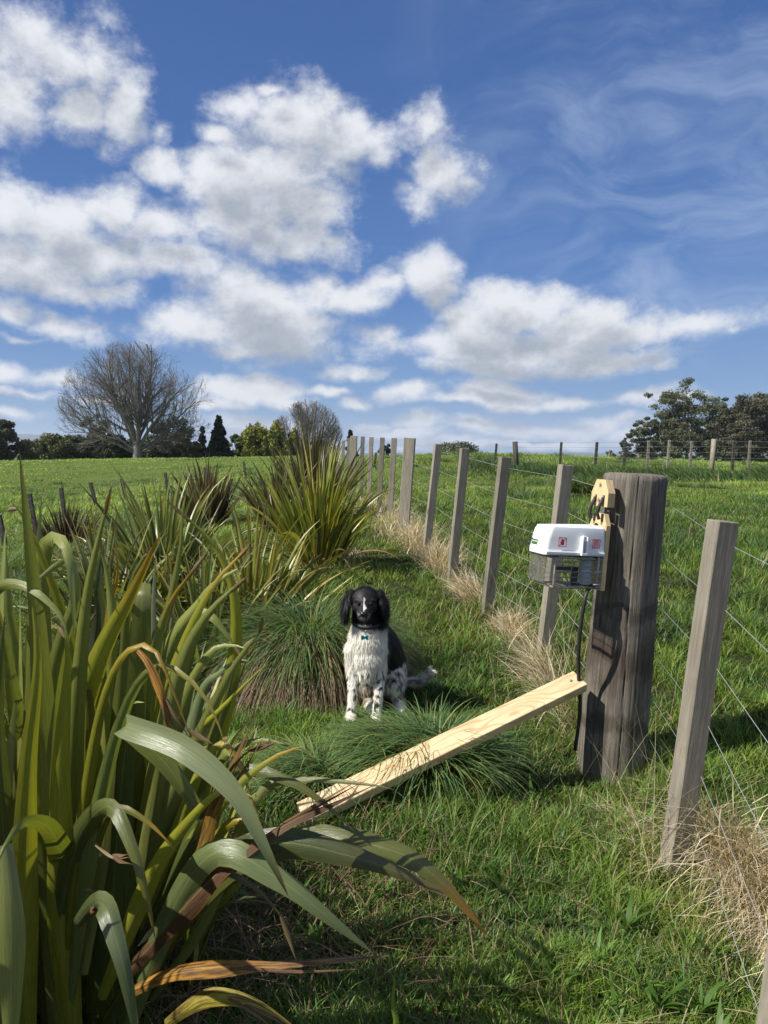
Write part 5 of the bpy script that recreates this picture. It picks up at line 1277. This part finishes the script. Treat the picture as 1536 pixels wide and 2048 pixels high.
leafy_tree('gum_tree', 'dark gum tree showing through the right of the big bare crown', 'tree', 345, 97, 842, 42, (.035, .045, .028), 132, G, ncl=26, per=140, leaf=.2, base_frac=.4, gap=1.2)
leafy_tree('conifer', 'short narrow dark conifer left of the tall one', 'tree', 407, 92, 858, 13, (.016, .028, .016), 133, G, 'cone', leaf=.16, ncl=70, per=150, base_frac=0)
leafy_tree('conifer', 'tall dark conifer between the two bare trees', 'tree', 440, 90, 838, 27, (.016, .026, .014), 134, G, 'cone', leaf=.18, ncl=110, per=170, base_frac=0)
leafy_tree('hedgerow_tree', 'small airy green tree between conifer and yellow willow', 'tree', 477, 93, 868, 16, (.06, .09, .03), 135, G, ncl=26, per=120, leaf=.16, base_frac=.1)
leafy_tree('willow', 'pale yellow-green willow in the back beside the conifer', 'tree', 500, 96, 862, 24, YG, 136, G, 'willow', leaf=.18, ncl=50, per=140)
leafy_tree('willow', 'large yellow-green willow with a leafless right side', 'tree', 540, 88, 850, 52, (.15, .165, .030), 137, G, 'willow', leaf=.20, ncl=110, per=170)
leafy_tree('hedgerow_shrub', 'brown twiggy shrub below the smaller bare tree', 'shrub', 590, 90, 868, 28, (.12, .10, .055), 138, G, 'willow', leaf=.14, ncl=40, per=110)
leafy_tree('conifer', 'dark conifer behind the far batten fence, leftmost there', 'tree', 701, 110, 866, 16, (.016, .026, .014), 139, G, 'cone', leaf=.2, ncl=60, per=150, base_frac=0)
leafy_tree('conifer', 'small dark conifer seen between two far battens', 'tree', 770, 115, 884, 13, (.016, .026, .014), 140, G, 'round', leaf=.2, ncl=40, per=130, base_frac=0)
leafy_tree('hedgerow_shrub', 'dark shrub under the smaller bare tree beside the fence end', 'shrub', 655, 100, 882, 22, DK, 141, G, leaf=.2, ncl=30, per=120, base_frac=0)
leafy_tree('hilltop_shrub', 'low grey-green tree crown peeping over the hill crest', 'shrub', 915, 110, 892, 40, (.07, .08, .05), 142, None, leaf=.2, ncl=30, per=130, base_frac=.5)
leafy_tree('hilltop_shrub', 'small brown bare bush on the crest left of the gum trees', 'shrub', 1217, 75, 899, 12, (.13, .09, .06), 143, None, leaf=.06, ncl=26, per=120, base_frac=.1)
leafy_tree('hilltop_shrub', 'tiny dark bush at the crest just left of the round dark post', 'shrub', 962, 100, 904, 6, (.06, .05, .04), 144, None, leaf=.1, ncl=10, per=60, base_frac=.1)
# gum trees on the right
def gum(label, px, Yd, top_py, hw_px, col, seed, nlimb=9, lean=0):
    rnd = np.random.default_rng(seed); x = (px-768)/F*Yd; z = gz(x, Yd); H = (W(px, top_py, Yd).z-z)*1.06; hw = hw_px/F*Yd*1.25; nlimb = int(nlimb*1.5)
    root = empty('gum_tree', (x, Yd, z), label, 'tree', 'gum trees on the right skyline')
    segs, cl = [], []
    trunk_top = np.array([x+lean, Yd, z+H*.62]); segs.append((np.array([x, Yd, z-.3]), trunk_top, .34, .16))
    for i in range(nlimb):
        t = rnd.uniform(.22, 1.0); s = np.array([x, Yd, z])*(1-t)+trunk_top*t
        a = rnd.uniform(0, 6.28); rr = hw*rnd.uniform(.45, 1.0)*(1.15-.45*t); up = H*rnd.uniform(.10, .40)*(1.0 if t > .5 else .75)
        e = s+np.array([math.cos(a)*rr, math.sin(a)*rr*.7, up]); e[2] = min(e[2], z+H*.95); mid = (s+e)/2+np.array([0, 0, -.05*H*rnd.random()])
        segs += [(s, mid, .11, .07), (mid, e, .07, .03)]
        for k in range(4):
            c = e+rnd.normal(0, 1, 3)*np.array([hw*.22, hw*.22, H*.06]); segs.append((mid, c, .035, .012))
            rc = hw*rnd.uniform(.13, .26); cl.append((c, (rc, rc, rc*.55)))
    for k in range(6):
        c = trunk_top+np.array([rnd.normal(0, hw*.36), rnd.normal(0, hw*.2), H*rnd.uniform(.08, .30)]); segs.append((trunk_top, c, .07, .02)); rc = hw*rnd.uniform(.16, .26); cl.append((c, (rc, rc, rc*.65)))
    V, Q = tubes_np(segs, 5); np_mesh('trunk', V, Q, None, M_BARK, parent=root)
    V, Q, C = leaf_cloud(cl, 150, .20, np.array(col)*1.9, rnd, .35); np_mesh('crown', V, Q, None, M_LEAF, C, parent=root, smooth=False)
gum('small dark gum sapling left of the main gum group', 1252, 118, 880, 13, (.05, .06, .035), 201, 5)
gum('leftmost gum tree with low sloping crown', 1305, 120, 832, 36, (.055, .060, .035), 202, 12)
gum('tallest gum tree with open pale branches', 1372, 120, 784, 58, (.060, .066, .038), 203, 18)
gum('gum tree between the tallest and the reddish one', 1430, 126, 808, 44, (.05, .058, .034), 204, 14)
gum('gum tree crown rising behind the reddish one', 1460, 132, 812, 40, (.050, .056, .034), 210, 14)
gum('reddish-topped gum tree near the right edge', 1488, 118, 788, 50, (.060, .056, .038), 205, 17)
gum('dark gum tree cut by the right edge', 1545, 122, 800, 52, (.050, .052, .034), 206, 16)
gum('low gum filling in under the tallest gum crown', 1345, 128, 850, 40, (.045, .052, .03), 207, 12)
gum('low dark gum behind the thick pale far post', 1445, 130, 852, 46, (.042, .048, .03), 208, 13)
gum('low gum behind the last far posts at the right', 1515, 128, 852, 40, (.042, .046, .03), 209, 12)

# ------------------------------------------------------------------ air
def haze():
    bm = bmesh.new(); add_box(bm, 0, 1700, 40, 12000, 6600, 164)
    m = bpy.data.materials.new('air'); m.use_nodes = True; m.node_tree.nodes.clear(); N = NT(m.node_tree)
    out = N.node('ShaderNodeOutputMaterial'); v = N.node('ShaderNodeVolumePrincipled')
    v.inputs['Color'].default_value = (.80, .88, 1, 1); v.inputs['Density'].default_value = 0.00016; v.inputs['Anisotropy'].default_value = 0.2
    N.l.new(v.outputs[0], out.inputs['Volume']); o = bm_obj('haze', bm, m); o['kind'] = 'stuff'; o['label'] = 'thin blue haze over the far hills'; o['category'] = 'haze'
haze()
